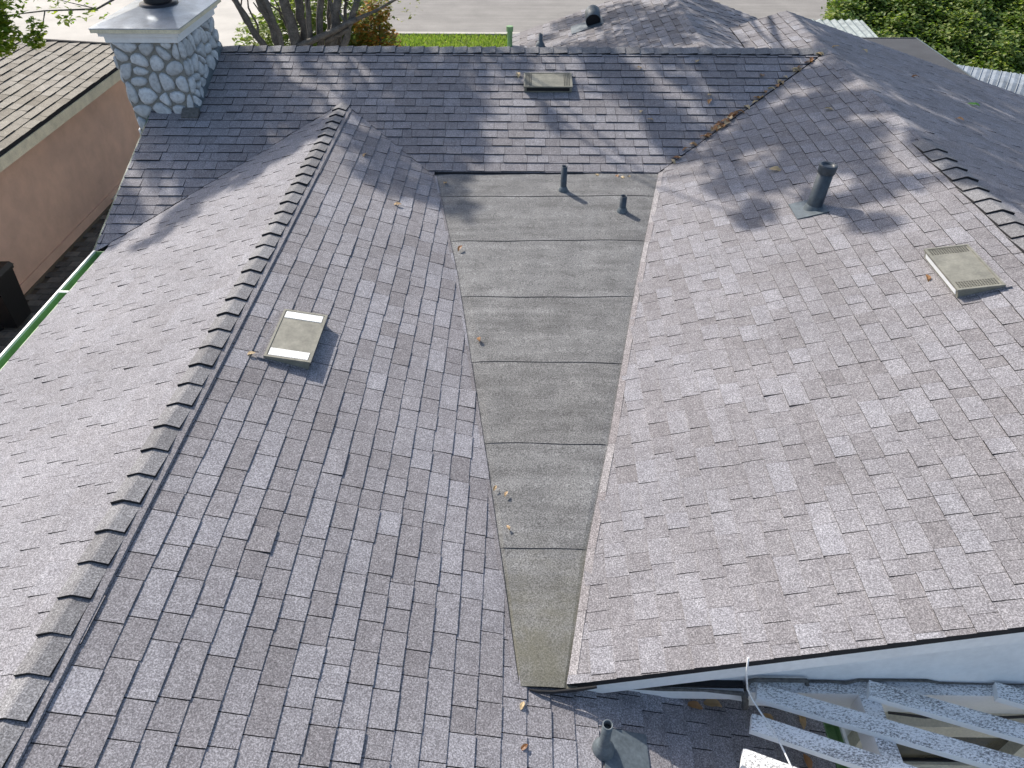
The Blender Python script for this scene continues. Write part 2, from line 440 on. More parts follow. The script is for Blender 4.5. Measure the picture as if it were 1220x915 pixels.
# felt strips of the shallow valley roof
seams = [7.95, 7.345, 6.466, 5.534, 4.632, 3.729, 2.819, 1.905]
def edge(pl, y):
    pl = sorted(pl, key=lambda p: p[1])
    if y <= pl[0][1]: a, c = pl[0], pl[1]
    elif y >= pl[-1][1]: a, c = pl[-2], pl[-1]
    else:
        for a, c in zip(pl, pl[1:]):
            if a[1] <= y <= c[1]: break
    t = (y - a[1]) / (c[1] - a[1]); return a[0] + (c[0] - a[0]) * t
felt = empty('felt_roof', (.3, 5, 2.6)); adopt(felt, house); felt.matrix_parent_inverse = Matrix.Translation(-Vector(house.location))
felt['label'] = 'dark mineral felt strips laid across the shallow valley'
rr = random.Random(5)
for i in range(len(seams) - 1):
    yt, yb = seams[i], seams[i + 1]
    bm_ = MB(); nx = 18; ny = 8
    lap = .05 if i else 0.0
    tone = rr.random(); grid = []
    ph = [rr.uniform(0, 6) for _ in range(3)]
    for j in range(ny + 1):
        f = j / ny; y = yb + (yt + lap - yb) * f; row = []
        yy = min(y, 7.85); xl = edge(FLAT_L, yy); xr = edge(FLAT_R, yy)
        zl, zr = zLR(xl, yy), zRL(xr, yy)
        for k in range(nx + 1):
            g = min(1, max(0, (k - 1) / (nx - 2))); ex = -.06 if k == 0 else .06 if k == nx else 0
            x = xl + (xr - xl) * g + ex; end = k in (0, 1, nx - 1, nx); inn = 0 if end else 1
            wav = .0035 * math.sin(7 * x + ph[0]) * math.sin(4.0 * y + ph[1]) + .002 * math.sin(17 * x + ph[2])
            edge_w = (.007 * math.sin(3.1 * x + ph[0]) + .004 * math.sin(9 * x + ph[1])) * (1 - f)
            row.append((x, y + edge_w, zl + (zr - zl) * g + (.001 if inn else -.004) + (.003 + .003 * inn) * (1 - f) + wav * inn * math.sin(math.pi * min(1, f * 1.02)) - (.014 if k in (0, nx) else 0)))
        grid.append(row)
    vs_ = [p for r_ in grid for p in r_]; W_ = nx + 1
    fs_ = []; ds = []
    for j in range(ny):
        for k in range(nx):
            fs_.append((j * W_ + k, j * W_ + k + 1, (j + 1) * W_ + k + 1, (j + 1) * W_ + k))
            yc = (grid[j][k][1]); ds.append(max(0, min(1, (3.3 - yc) / 1.2)) * 1.05 + (.22 if k < 2 or k > nx - 3 else 0))
    i0 = len(vs_); vs_ += [(p[0], p[1] - .001, p[2] - .010) for p in grid[0]]
    for k in range(nx): fs_.append((k, i0 + k, i0 + k + 1, k + 1)); ds.append(.3)
    bm_.quads(vs_, fs_, tone); bm_.dark = set(range(nx * ny, nx * ny + nx)); bm_.x = [max(d, .001) for d in ds]
    o = bm_.build('felt_strip', M_FELT, None, smooth=False); o.parent = felt; o.matrix_parent_inverse = Matrix.Translation(-Vector((.3, 5, 2.6)))
M_SHP = shingle_mat('pinkish_shingle', (.225, .207, .206), (.262, .245, .243), (.30, .285, .282))
def edge_course(pl, zf, sg, wd, h, name, m):
    b = MB()
    for (a, c) in zip(pl, pl[1:]):
        n_ = max(1, int(abs(a[1] - c[1]) / .33))
        for i in range(n_):
            p = [a[q] + (c[q] - a[q]) * i / n_ for q in (0, 1)]; q_ = [a[q] + (c[q] - a[q]) * (i + 1) / n_ for q in (0, 1)]
            w0 = wd * R.uniform(.85, 1.1); f = len(b.f); tn = R.random()
            o0, o1 = p[0] - sg * .004, q_[0] - sg * .004; i0, i1 = p[0] + sg * w0, q_[0] + sg * w0; y0, y1 = p[1] - .001, q_[1] + .001
            Z_ = lambda x, e_: zf(x, 0) + e_
            vv = [(o0, y0, Z_(o0, -.012)), (i0, y0, Z_(i0, -.002)), (i1, y1, Z_(i1, -.002)), (o1, y1, Z_(o1, -.012)), (o0, y0, Z_(o0, h)), (i0, y0, Z_(i0, h * .7)), (i1, y1, Z_(i1, h * .7)), (o1, y1, Z_(o1, h))]
            b.hexa(vv, tn); b.dark.update((f, f + 2, f + 3, f + 4, f + 5))
    return b.build(name, m, house)
edge_course(FLAT_L, zLR, -1, .022, .010, 'cut_edge_course', M_SH)
edge_course(FLAT_R, zRL, 1, .05, .0105, 'pink_edge_course', M_SHP)
b = MB(); P = [(x, y, min(zLR(x, y), 9) - .02) for x, y in FLAT_L[::-1]] + [(x, y, zRL(x, y) - .02) for x, y in FLAT_R]; b.prism(P, -.01, -.09)
b.build('valley_deck', M_EDGE, house)
b = MB(); b.tube([(.07, 1.90, 2.456), (.12, 1.89, 2.456), (.2, 1.89, 2.452), (.33, 1.905, 2.45), (.45, 1.91, 2.48)], [.006, .01, .01, .012, .008], 6)
b.build('drip_edge', M_EDGE, house)

# ridge caps ---------------------------------------------------------
def cap_mesh(slope_m, leg, ex, thick, back, lift=.009):
    b = MB(); Lg = ex * 1.3; c = 1 / math.sqrt(1 + slope_m ** 2); sn = slope_m * c
    def prof(y, top, dep):
        l = (-leg * c, y, -leg * sn + top); a1 = (-.008, y, top - .002); a2 = (.008, y, top - .002); r = (leg * c, y, -leg * sn + top)
        return [l, a1, a2, r], [(p[0], p[1], p[2] - dep) for p in (l, a1, a2, r)]
    ft, fb = prof(0, thick + lift, thick); bt, bb_ = prof(Lg, back + .004, back)
    v = ft + fb + bt + bb_
    f = []
    for k in range(3):
        f += [(k, k + 1, 8 + k + 1, 8 + k), (k, 4 + k, 5 + k, k + 1), (8 + k + 1, 12 + k + 1, 12 + k, 8 + k)]
    f += [(0, 8, 12, 4), (3, 7, 15, 11)]
    b.quads(v, f, .5); b.dark = {1, 4, 7, 9, 10}; return b
def cap_row(name, p0, p1, me_list, ex, rz, label, dzj=.002):
    r = empty('ridge', p0); adopt(r, house); r.matrix_parent_inverse = Matrix.Translation(-Vector(house.location)); r['label'] = label
    d = Vector(p1) - Vector(p0); n = int(d.length / ex); dn = d.normalized()
    for i in range(n + 1):
        p = Vector(p0) + dn * ex * i
        o = bpy.data.objects.new('ridge_cap', R.choice(me_list)); COL.objects.link(o)
        o.parent = r; o.location = p - Vector(p0) + Vector((R.uniform(-.004, .004), 0, R.uniform(-dzj, dzj))); o.rotation_euler = (R.uniform(-.008, .008), R.uniform(-.02, .02), rz + R.uniform(-.02, .02))
    return r
def cap_variants(*a):
    out = []
    for tn in (.15, .4, .6, .85):
        b = cap_mesh(*a); b.t = [tn] * len(b.t); out.append(b.mesh('ridge_cap', M_CAP))
    return out
capsH = cap_variants(m3, .09, .205, .024, .006)
capsR = cap_variants(mr, .125, .21, .022, .006)
def flush_caps():
    out = []
    for tn in (.3, .5, .7):
        b = cap_mesh(mr, .13, .2, .004, .003, .006); b.t = [tn] * len(b.t); b.dark = set(); out.append(b.mesh('ridge_cap', M_SH))
    return out
capsF = flush_caps()
capsM = cap_variants(m3, .13, .19, .022, .008)
cap_row('l', (LX, -.9, LZ), (LX, 8.75, LZ), capsH, .205, 0, 'thick stepped caps along the wing ridge')
cap_row('r', (RX, 1.95, RZ), (RX, 6.95, RZ), capsR, .21, 0, 'thick stepped caps on the lower part of the ridge')
cap_row('rf', (RX, 7.1, RZ), (RX, 11.85, RZ), capsF, .2, 0, 'thin flush caps on the upper part of the ridge')
cap_row('m', (4.0, RY, RZ), (-3.92, RY, RZ), capsM, .19, math.pi / 2, 'row of caps along the main ridge')
cap_row('a', (2.44, 10.2, RZ), (2.44, 13.8, RZ), capsF, .2, 0, 'thin caps on the street side ridge')
# starter strip under the caps on the inner side of the wing ridge
b = MB()
b.hexa([(LX + .085, -.95, zLR(LX + .085, 0) + .004), (LX + .126, -.95, zLR(LX + .126, 0) + .004), (LX + .124, 8.75, zLR(LX + .124, 0) + .004), (LX + .085, 8.75, zLR(LX + .085, 0) + .004),
        (LX + .085, -.95, zLR(LX + .085, 0) + .017), (LX + .126, -.95, zLR(LX + .126, 0) + .02), (LX + .124, 8.75, zLR(LX + .124, 0) + .018), (LX + .085, 8.75, zLR(LX + .085, 0) + .017)], .4)
b.build('ridge_underlay_strip', M_SH, house)

# walls, fascias, gutters ---------------------------------------------
def wallpoly(name, pts, m, thick_vec):
    b = MB(); n = len(pts); t = Vector(thick_vec); v = [Vector(p) for p in pts] + [Vector(p) + t for p in pts]
    b.quads(v, [tuple(range(n)), tuple(range(2 * n - 1, n - 1, -1))] + [(k, n + k, n + (k + 1) % n, (k + 1) % n) for k in range(n)])
    return b.build(name, m, house)
WY = 2.06
gw = wallpoly('gable_wall', [(.45, WY, 1.5), (.45, WY, zRL(.45, 0) - .06), (RX, WY, RZ - .06), (8.3, WY, zRR(8.3, 0) - .06), (8.3, WY, 0), (2.0, WY, 0), (2.0, WY, 1.5)], M_WHITE, (0, .12, 0))
wallpoly('side_wall', [(-4.15, -.9, 0), (-4.15, 6.9, 0), (-4.15, 6.9, 2.5), (-4.15, -.9, 2.5)], M_WHITE, (.12, 0, 0))
wallpoly('side_wall', [(-4.5, 6.9, 0), (-4.5, 12.4, 0), (-4.5, 12.4, 2.7), (-4.5, 10.05, 3.5), (-4.5, 6.9, 2.46)], M_WHITE, (.12, 0, 0))
wallpoly('eave_wall', [(1.6, -.9, 0), (1.6, 2.05, 0), (1.6, 2.05, 1.85), (1.6, -.9, 1.85)], M_WHITE, (-.12, 0, 0))
wallpoly('rear_wall', [(-4.5, 12.4, 0), (-.1, 12.4, 0), (-.1, 12.4, 2.7), (-4.5, 12.4, 2.7)], M_WHITE, (0, -.12, 0))
wallpoly('rear_wall', [(0, 13.7, 0), (4.3, 13.7, 0), (4.3, 13.7, 2.8), (2.44, 13.7, 3.5), (0, 13.7, 2.7)], M_WHITE, (0, -.12, 0))
wallpoly('rear_wall', [(4.3, 11.85, 0), (8.4, 11.85, 0), (8.4, 11.85, 2.2), (4.3, 11.85, 3.4)], M_WHITE, (0, -.12, 0))
wallpoly('side_wall', [(8.4, 2.06, 0), (8.4, 11.85, 0), (8.4, 11.85, 2.2), (8.4, 2.06, 2.2)], M_WHITE, (-.12, 0, 0))
# rake board under the gable edge
b = MB()
for xa, xb, zf in ((.34, RX, zRL), (RX, 8.7, zRR)):
    b.hexa([(xa, 1.955, zf(xa, 0) - .20), (xb, 1.955, zf(xb, 0) - .20), (xb, 1.985, zf(xb, 0) - .20), (xa, 1.985, zf(xa, 0) - .20),
            (xa, 1.955, zf(xa, 0) - .056), (xb, 1.955, zf(xb, 0) - .056), (xb, 1.985, zf(xb, 0) - .056), (xa, 1.985, zf(xa, 0) - .056)])
b.build('rake_board', M_WHITE, house)
b = MB(); b.box(-4.66, -4.63, 6.6, 10.1, 0, .01); b.v = []; b.f = []; b.t = []; b.x = []
b.hexa([(-4.655, 6.64, zM(0, 6.64) - .17), (-4.625, 6.64, zM(0, 6.64) - .17), (-4.625, 8.78, zM(0, 8.78) - .17), (-4.655, 8.78, zM(0, 8.78) - .17),
        (-4.655, 6.64, zM(0, 6.64) - .02), (-4.625, 6.64, zM(0, 6.64) - .02), (-4.625, 8.78, zM(0, 8.78) - .02), (-4.655, 8.78, zM(0, 8.78) - .02)])
b.build('rake_board', M_DGREEN, house)
box('fascia', M_DGREEN, house, -4.47, -4.44, -1.0, 6.75, zLL(-4.46, 0) - .2, zLL(-4.46, 0) - .056)
# green gutter with a white outer rim
def gutter(x, y0, y1, z, side, wd, label):
    g = MB(); t = .006; s_ = side
    def slab(xa, xb, za, zb): g.box(min(xa, xb), max(xa, xb), y0, y1, za, zb)
    slab(x, x + s_ * t, z - .10, z - .004); slab(x + s_ * t, x + s_ * wd, z - .10, z - .094)
    slab(x + s_ * wd, x + s_ * (wd + t), z - .10, z - .006)
    for ye in (y0, y1): g.box(min(x, x + s_ * wd), max(x, x + s_ * wd), ye - .003, ye + .003, z - .094, z - .01)
    o = g.build('gutter', M_GREEN, house); o['label'] = label
    h = MB(); h.box(min(x + s_ * (wd - .002), x + s_ * (wd + .018)), max(x + s_ * (wd - .002), x + s_ * (wd + .018)), y0, y1, z - .022, z + .002)
    h.build('gutter_rim', M_RIM, o)
    yy = y0 + .35
    while yy < y1:
        k = MB(); k.box(min(x, x + s_ * wd), max(x, x + s_ * wd), yy - .012, yy + .012, z - .006, z + .004); k.build('gutter_strap', M_RIM, o); yy += 1.62
    return o
gutter(-4.475, -1.0, 6.62, zLL(-4.47, 0) + .0, -1, .10, 'green gutter with a white rim')
gutter(1.945, -1.0, 2.04, zLR(1.94, 0) + .0, 1, .10, 'dark green gutter at the low inner eave')
# trim at the foot of the gable wall
box('wall_trim', M_WHITE, house, .62, 1.345, 2.0, 2.055, 2.165, 2.262)
box('trim_gap', M_EDGE, house, .60, 1.345, 2.02, 2.058, 2.262, 2.285)
b = MB(); b.tube([(.55, 2.0, 2.30), (.85, 1.985, 2.31), (1.1, 1.99, 2.295), (1.33, 1.985, 2.27), (1.36, 1.975, 2.2), (1.37, 1.97, 2.13)], [.008, .011, .009, .014, .02, .022], 6)
b.build('sealant_run', M_DEBRIS, house)
b = MB(); b.tube([(1.36, 2.03, 2.23), (1.37, 2.03, 2.335), (1.40, 2.03, 2.35), (1.55, 2.03, 2.352), (1.70, 2.03, 2.35), (1.715, 2.03, 2.30)], .013, 6)
b.build('bracket', M_DEBRIS, house)
b = MB(); b.tube([(1.70, 2.05, 2.302), (1.85, 2.05, 2.305), (1.95, 2.045, 2.30), (2.02, 2.05, 2.325), (2.2, 2.05, 2.33), (2.42, 2.05, 2.33), (2.5, 2.05, 2.305), (2.8, 2.05, 2.30), (3.4, 2.05, 2.30)], [.009, .008, .01, .009, .008, .009, .007, .004, .004], 5)
b.build('sealant_run', M_DEBRIS, house)
# window in the gable wall under the pergola
win = empty('window', (2.75, WY, .9)); adopt(win, house); win.matrix_parent_inverse = Matrix.Translation(-Vector(house.location))
def wp(name, m, *a):
    b = MB(); b.box(*a); o = b.build(name, m); o.parent = win; o.matrix_parent_inverse = Matrix.Translation(-Vector(win.location)); return o
for x0, x1, z0, z1 in ((2.20, 3.36, 1.76, 1.90), (2.20, 3.36, .55, .65), (2.20, 2.30, .65, 1.76), (3.26, 3.36, .65, 1.76)):
    wp('frame', M_BEIGE, x0, x1, WY - .09, WY + .02, z0, z1)
wp('transom', M_BEIGE, 2.30, 3.26, WY - .05, WY + .02, 1.17, 1.22)
wp('pane', M_GLASS, 2.30, 3.26, WY - .012, WY - .004, 1.22, 1.76); wp('pane', M_GLASS, 2.30, 3.26, WY - .012, WY - .004, .65, 1.17)
wp('mullion', M_EDGE, 2.30, 3.26, WY - .03, WY - .013, 1.222, 1.245)
b = MB(); b.tube([(2.28, 2.0, 2.02), (2.5, 1.985, 2.0), (2.75, 1.98, 2.03), (3.0, 1.99, 2.0), (3.4, 2.0, 2.04)], .009, 6); b.build('wall_cable', M_BLACK, house)

# vents, pipes ---------------------------------------------------------
def frame_at(p, nrm, updir):
    n = Vector(nrm).normalized(); u = Vector(updir); u = (u - n * u.dot(n)).normalized(); e = u.cross(n); return Vector(p), e, u, n
def vent(c, nrm, up, wd, dp, gm, label, dark_or_lit_front):
    o_, e, u, n = frame_at(c, nrm, up)
    v = empty('roof_vent', o_); adopt(v, house); v.matrix_parent_inverse = Matrix.Translation(-Vector(house.location)); v['label'] = label
    P = lambda a, b_, h: o_ + e * a + u * b_ + n * h
    def bd(mb, name, m):
        o = mb.build(name, m); o.parent = v; o.matrix_parent_inverse = Matrix.Translation(-o_); return o
    x, y = wd / 2, dp / 2; hf, hk = .082, .035
    b = MB(); b.hexa([P(-x, -y, .0), P(x, -y, .0), P(x, y, .0), P(-x, y, .0), P(-x, -y, hf), P(x, -y, hf), P(x, y, hk), P(-x, y, hk)]); bd(b, 'body', M_OLIVE)
    b = MB(); b.hexa([P(-x - .008, -y + .01, .0), P(x + .008, -y + .01, .0), P(x + .008, y + .05, .004), P(-x - .008, y + .05, .004), P(-x - .008, -y + .01, .012), P(x + .008, -y + .01, .012), P(x + .008, y + .05, .016), P(-x - .008, y + .05, .016)]); bd(b, 'flange', M_SH)
    T = lambda a, b_, h=0: P(a, b_, hf + (hk - hf) * (b_ + y) / dp + h)
    lip = MB(); lw = .012
    for (a0, b0, a1, b1) in ((-x - .006, -y - .008, x + .006, -y + lw), (-x - .006, y - lw, x + .006, y + .004), (-x - .006, -y + lw, -x + lw, y - lw), (x - lw, -y + lw, x + .006, y - lw)):
        lip.hexa([T(a0, b0, -.012), T(a1, b0, -.012), T(a1, b1, -.012), T(a0, b1, -.012), T(a0, b0, .005), T(a1, b0, .005), T(a1, b1, .005), T(a0, b1, .005)])
    bd(lip, 'rim', M_OLIVE)
    b = MB(); b.hexa([P(-x + .03, -y - .004, .02), P(x - .03, -y - .004, .02), P(x - .03, -y + .002, .02), P(-x + .03, -y + .002, .02), P(-x + .03, -y - .004, hf - .018), P(x - .03, -y - .004, hf - .018), P(x - .03, -y + .002, hf - .018), P(-x + .03, -y + .002, hf - .018)])
    bd(b, 'open_or_lit_front', dark_or_lit_front)
    for sgn in (-1, 1):
        a0, a1 = sorted((sgn * (x - .018), sgn * (x - .10))); b = MB(); white = gm is M_GRILL_GLINT
        nb = 15; rows = 1 if white else 4  # glint grille: bars nearly closed up so the strip reads bright
        for r_ in range(rows):
            ra0 = a0 + (a1 - a0) * r_ / rows; ra1 = a0 + (a1 - a0) * (r_ + (1 if white else .6)) / rows
            for k in range(nb):
                f0 = -y + .02 + (dp - .04) * k / nb; f1 = f0 + (dp - .04) / nb * (.93 if white else .55)
                b.hexa([T(ra0, f0, -.004), T(ra1, f0, -.004), T(ra1, f1, -.004), T(ra0, f1, -.004), T(ra0, f0, .004), T(ra1, f0, .004), T(ra1, f1, .004), T(ra0, f1, .004)])
        bd(b, 'grille', gm)
nM, nLR, nRL = (0, -m3, 1), (m3, 0, 1), (-mr, 0, 1)
vent((-1.735, 4.33, zLR(-1.735, 0) + .006), nLR, (-1, 0, 0), .585, .325, M_GRILL_GLINT, 'low box vent with end grilles coloured white for sun glint', M_EDGE)
vent((.315, 9.36, zM(0, 9.36) + .006), nM, (0, 1, 0), .60, .33, M_GRILL_D, 'low box vent below the main ridge with dark end grilles', M_EDGE)
vent((3.46, 4.83, zRL(3.46, 0) + .006), nRL, (1, 0, 0), .59, .325, M_GRILL_D, 'low box vent with perforated ends beside the stepped ridge', M_WHITE)  # white front plate: sunlight on the down-slope face put into its colour

def pipe(base, h, r, nrm, label, boot='cone', cap=False, flash=None, flash_m=M_LEAD, lean=(0, 0)):
    o_ = Vector(base); v = empty('vent_pipe', o_); adopt(v, house); v.matrix_parent_inverse = Matrix.Translation(-Vector(house.location)); v['label'] = label
    def bd(mb, name, m, sm=False):
        o = mb.build(name, m, smooth=sm); o.parent = v; o.matrix_parent_inverse = Matrix.Translation(-o_); return o
    ax = Vector((lean[0], lean[1], 1)).normalized()
    b = MB(); b.lathe(o_, [(r, -.06), (r, h), (r * .78, h), (r * .74, h - .05)], 20, axis=ax); b.tube([o_ + ax * (h - .05), o_ + ax * (h - .045)], r * .76, 16); bd(b, 'pipe', M_PIPE if cap or boot == 'small' else M_LEAD, True)
    if cap:
        b = MB(); b.lathe(o_, [(r * 1.02, h - .075), (r * 1.13, h - .07), (r * 1.17, h - .01), (r * 1.12, h + .005), (r * .95, h + .007), (r * .88, h - .012), (r * .02, h - .012)], 20, axis=ax); bd(b, 'collar', M_PIPE, True)
    b = MB()
    if boot == 'cone': b.lathe(o_, [(r * 2.3, -.03), (r * 2.2, .03), (r * 1.6, .06), (r * 1.15, .085), (r * 1.02, .09)], 20, axis=ax)
    elif boot == 'small': b.lathe(o_, [(r * 1.7, -.01), (r * 1.6, .025), (r * 1.12, .06), (r * 1.0, .065)], 16, axis=ax)
    else: b.lathe(o_, [(r * 1.5, -.06), (r * 1.28, .0), (r * 1.05, .04)], 20, axis=ax)
    bd(b, 'boot', M_LEAD, True)
    if flash:
        c, e, u, n = frame_at(base, nrm, flash[0]); a, b0, b1 = flash[1:]
        P = lambda p, q, h_: c + e * p + u * q + n * h_
        b = MB(); b.hexa([P(-a, b0, .006), P(a, b0, .006), P(a, b1, .006), P(-a, b1, .006), P(-a, b0, .019), P(a, b0, .019), P(a, b1, .013), P(-a, b1, .013)]); bd(b, 'flashing', flash_m)
pipe((2.80, 6.30, zRL(2.8, 0)), .43, .070, nRL, 'fat dark capped vent pipe', boot='low', cap=True, flash=((1, 0, 0), .15, -.19, .10), lean=(.05, 0))
pipe((.463, 7.46, 2.79), .30, .034, (0, 0, 1), 'slim dark vent pipe on the felt', boot='small')
pipe((1.082, 7.02, 2.765), .195, .036, (0, 0, 1), 'short dark vent pipe on the felt', boot='small')
pipe((.475, 1.635, zLR(.475, 0)), .32, .028, nLR, 'open grey pipe in a round lead boot', flash=((1, 0, 0), .12, .0, .27))
hz = zA(1.15, 0); hv = empty('hooded_vent', (1.15, 13.0, hz)); adopt(hv, house); hv.matrix_parent_inverse = Matrix.Translation(-Vector(house.location)); hv['label'] = 'hooded round vent on the street slope'
def hp(mb, name, m, sm=True):
    o = mb.build(name, m, smooth=sm); o.parent = hv; o.matrix_parent_inverse = Matrix.Translation(-Vector(hv.location))
b = MB(); b.lathe((1.15, 13.12, hz + .17), [(.001, -.02), (.10, -.01), (.125, .04), (.125, .30), (.12, .302), (.115, .28)], 18, axis=(0, -.86, -.28)); hp(b, 'hood', M_LEAD)
b = MB(); b.tube([Vector((1.15, 13.12, hz + .17)) + Vector((0, -.951, -.31)) * .272, Vector((1.15, 13.12, hz + .17)) + Vector((0, -.951, -.31)) * .28], .117, 18); hp(b, 'opening', M_EDGE, False)
b = MB(); b.hexa([(.80, 12.75, zA(.80, 0) + .004), (1.32, 12.75, zA(1.32, 0) + .004), (1.32, 13.2, zA(1.32, 0) + .004), (.80, 13.2, zA(.80, 0) + .004), (.80, 12.75, zA(.80, 0) + .02), (1.32, 12.75, zA(1.32, 0) + .02), (1.32, 13.2, zA(1.32, 0) + .02), (.80, 13.2, zA(.80, 0) + .02)]); hp(b, 'flashing', M_LEAD, False)
pipe((.28, 12.62, zA(.28, 0) + .03), .20, .035, (0, 0, 1), 'small dark cone boot with pipe', boot='cone')
b = MB(); b.tube([(-.24, 13.3, 0.3), (-.24, 13.3, 2.98)], .045, 10); b.tube([(-.24, 13.3, 2.94), (-.24, 13.3, 3.02)], .06, 10); b.build('green_standpipe', M_GREEN, house)

# valley metal and dark cut lines
def strip(name, a, c, wd, lift, m):
    b = MB(); a = Vector(a); c = Vector(c); d = (c - a); sd = Vector((-d.y, d.x, 0)).normalized() * wd / 2; l = Vector((0, 0, lift))
    b.face([a - sd + l, a + sd + l, c + sd + l, c - sd + l]); return b.build(name, m, house)

# chimney ----------------------------------------------------------------
CX0, CX1, CY0, CY1, CZ1 = -4.84, -4.06, 8.83, 10.05, 3.97
chim = empty('chimney', ((CX0 + CX1) / 2, (CY0 + CY1) / 2, 0)); adopt(chim, house); chim.matrix_parent_inverse = Matrix.Translation(-Vector(house.location))
chim['label'] = 'river stone chimney painted white with a metal cap'
def cb(mb, name, m, sm=False):
    o = mb.build(name, m, smooth=sm); o.parent = chim; o.matrix_parent_inverse = Matrix.Translation(-Vector(chim.location)); return o
b = MB(); b.box(CX0, CX1, CY0, CY1, 0, CZ1); cb(b, 'core', M_MORTAR)
def half(poly, px, py, nx, ny):       # keep points with (p-(px,py)).n <= 0
    out = []; n = len(poly)
    for i in range(n):
        p = poly[i]; q = poly[(i + 1) % n]; dp = (p[0] - px) * nx + (p[1] - py) * ny; dq = (q[0] - px) * nx + (q[1] - py) * ny
        if dp <= 0: out.append(p)
        if dp * dq < 0:
            t = dp / (dp - dq); out.append((p[0] + (q[0] - p[0]) * t, p[1] + (q[1] - p[1]) * t))
    return out
def stones(o_, eu, ev, n, W_, H_, cell, seed):
    rr = random.Random(seed); pts = []
    nx = max(2, round(W_ / cell)); ny = max(2, round(H_ / cell))
    for j in range(ny):
        for i in range(nx): pts.append((((i + .5 + (.25 if j % 2 else -.25) + rr.uniform(-.42, .42)) / nx) * W_, ((j + .5 + rr.uniform(-.42, .42)) / ny) * H_))
    for k in range(len(pts) // 5): pts.append((rr.uniform(0, W_), rr.uniform(0, H_)))
    wt = [rr.uniform(-.0028, .0028) for _ in pts]
    for i, (px, py) in enumerate(pts):
        poly = [(0.006, 0.004), (W_ - .006, 0.004), (W_ - .006, H_ - .004), (.006, H_ - .004)]
        for j, (qx, qy) in enumerate(pts):
            if i == j: continue
            dx, dy = qx - px, qy - py; d = math.hypot(dx, dy)
            if d > .6 or d < 1e-4: continue
            off = d / 2 + (wt[i] - wt[j]) / (2 * d) - .011
            poly = half(poly, px + dx / d * off, py + dy / d * off, dx / d, dy / d)
            if len(poly) < 3: break
        if len(poly) < 3 or abs(area2(poly)) < .0012: continue
        for _ in range(2):      # round the corners
            q = []
            for a, c in zip(poly, poly[1:] + poly[:1]):
                q += [(a[0] * .74 + c[0] * .26, a[1] * .74 + c[1] * .26), (a[0] * .26 + c[0] * .74, a[1] * .26 + c[1] * .74)]
            poly = q
        if len(poly) > 14: poly = poly[::2]
        cx = sum(p[0] for p in poly) / len(poly); cy = sum(p[1] for p in poly) / len(poly)
        ht = rr.uniform(.028, .05); tx, ty = rr.uniform(-.06, .06), rr.uniform(-.06, .06)
        b = MB(); v = []; m_ = len(poly)
        for sc_, h in ((1, -.004), (1.0, ht * .45), (.84, ht * .86), (.5, ht)):
            for p in poly:
                a = cx + (p[0] - cx) * sc_; c = cy + (p[1] - cy) * sc_
                v.append(o_ + eu * a + ev * c + n * (h + (0 if h < 0 else (a - cx) * tx + (c - cy) * ty)))
        f = [(r_ * m_ + k, r_ * m_ + (k + 1) % m_, (r_ + 1) * m_ + (k + 1) % m_, (r_ + 1) * m_ + k) for r_ in range(3) for k in range(m_)] + [tuple(3 * m_ + k for k in range(m_))]
        b.quads(v, f, rr.random()); cb(b, 'stone', M_STONE, True)
X, Y, Z = Vector((1, 0, 0)), Vector((0, 1, 0)), Vector((0, 0, 1))
stones(Vector((CX0, CY0, 2.55)), X, Z, -Y, CX1 - CX0, CZ1 - 2.55, .175, 3)
stones(Vector((CX1, CY0, 3.02)), Y, Z, X, CY1 - CY0, CZ1 - 3.02, .18, 4)
stones(Vector((CX0, CY1, 2.2)), -Y, Z, -X, CY1 - CY0, CZ1 - 2.2, .2, 5)
b = MB(); b.box(CX0 - .035, CX1 + .035, CY0 - .035, CY1 + .035, CZ1, CZ1 + .075); cb(b, 'trim_board', M_WHITE)
b = MB(); b.box(CX0 - .075, CX1 + .075, CY0 - .075, CY1 + .075, CZ1 + .075, CZ1 + .125); cb(b, 'crown_moulding', M_WHITE)
b = MB(); q = .125
b.box(CX0 - q, CX1 + q, CY0 - q, CY1 + q, CZ1 + .125, CZ1 + .175); cb(b, 'cap_edge', M_CREAM)
b = MB(); zc = CZ1 + .176; fx, fy = -4.5, 9.62
ring0 = [(CX0 - q - .004, CY0 - q - .004, zc), (CX1 + q + .004, CY0 - q - .004, zc), (CX1 + q + .004, CY1 + q + .004, zc), (CX0 - q - .004, CY1 + q + .004, zc)]
ring1 = [(fx - .22, fy - .22, zc + .045), (fx + .22, fy - .22, zc + .045), (fx + .22, fy + .22, zc + .045), (fx - .22, fy + .22, zc + .045)]
low = [(p[0], p[1], zc - .012) for p in ring0]
b.quads(ring0 + ring1 + low, [(0, 1, 5, 4), (1, 2, 6, 5), (2, 3, 7, 6), (3, 0, 4, 7), (4, 5, 6, 7), (8, 9, 1, 0), (9, 10, 2, 1), (10, 11, 3, 2), (11, 8, 0, 3)]); cb(b, 'metal_cap', M_CAPMETAL)
b = MB(); b.lathe((fx, fy, zc + .03), [(.23, 0), (.225, .035), (.19, .05), (.165, .055)], 28); cb(b, 'flue_collar', M_FLUE, True)
b = MB(); b.lathe((fx, fy, zc + .03), [(.165, .03), (.165, .45), (.2, .47), (.2, .62), (.05, .68), (0.001, .68)], 28); cb(b, 'flue', M_FLUE, True)
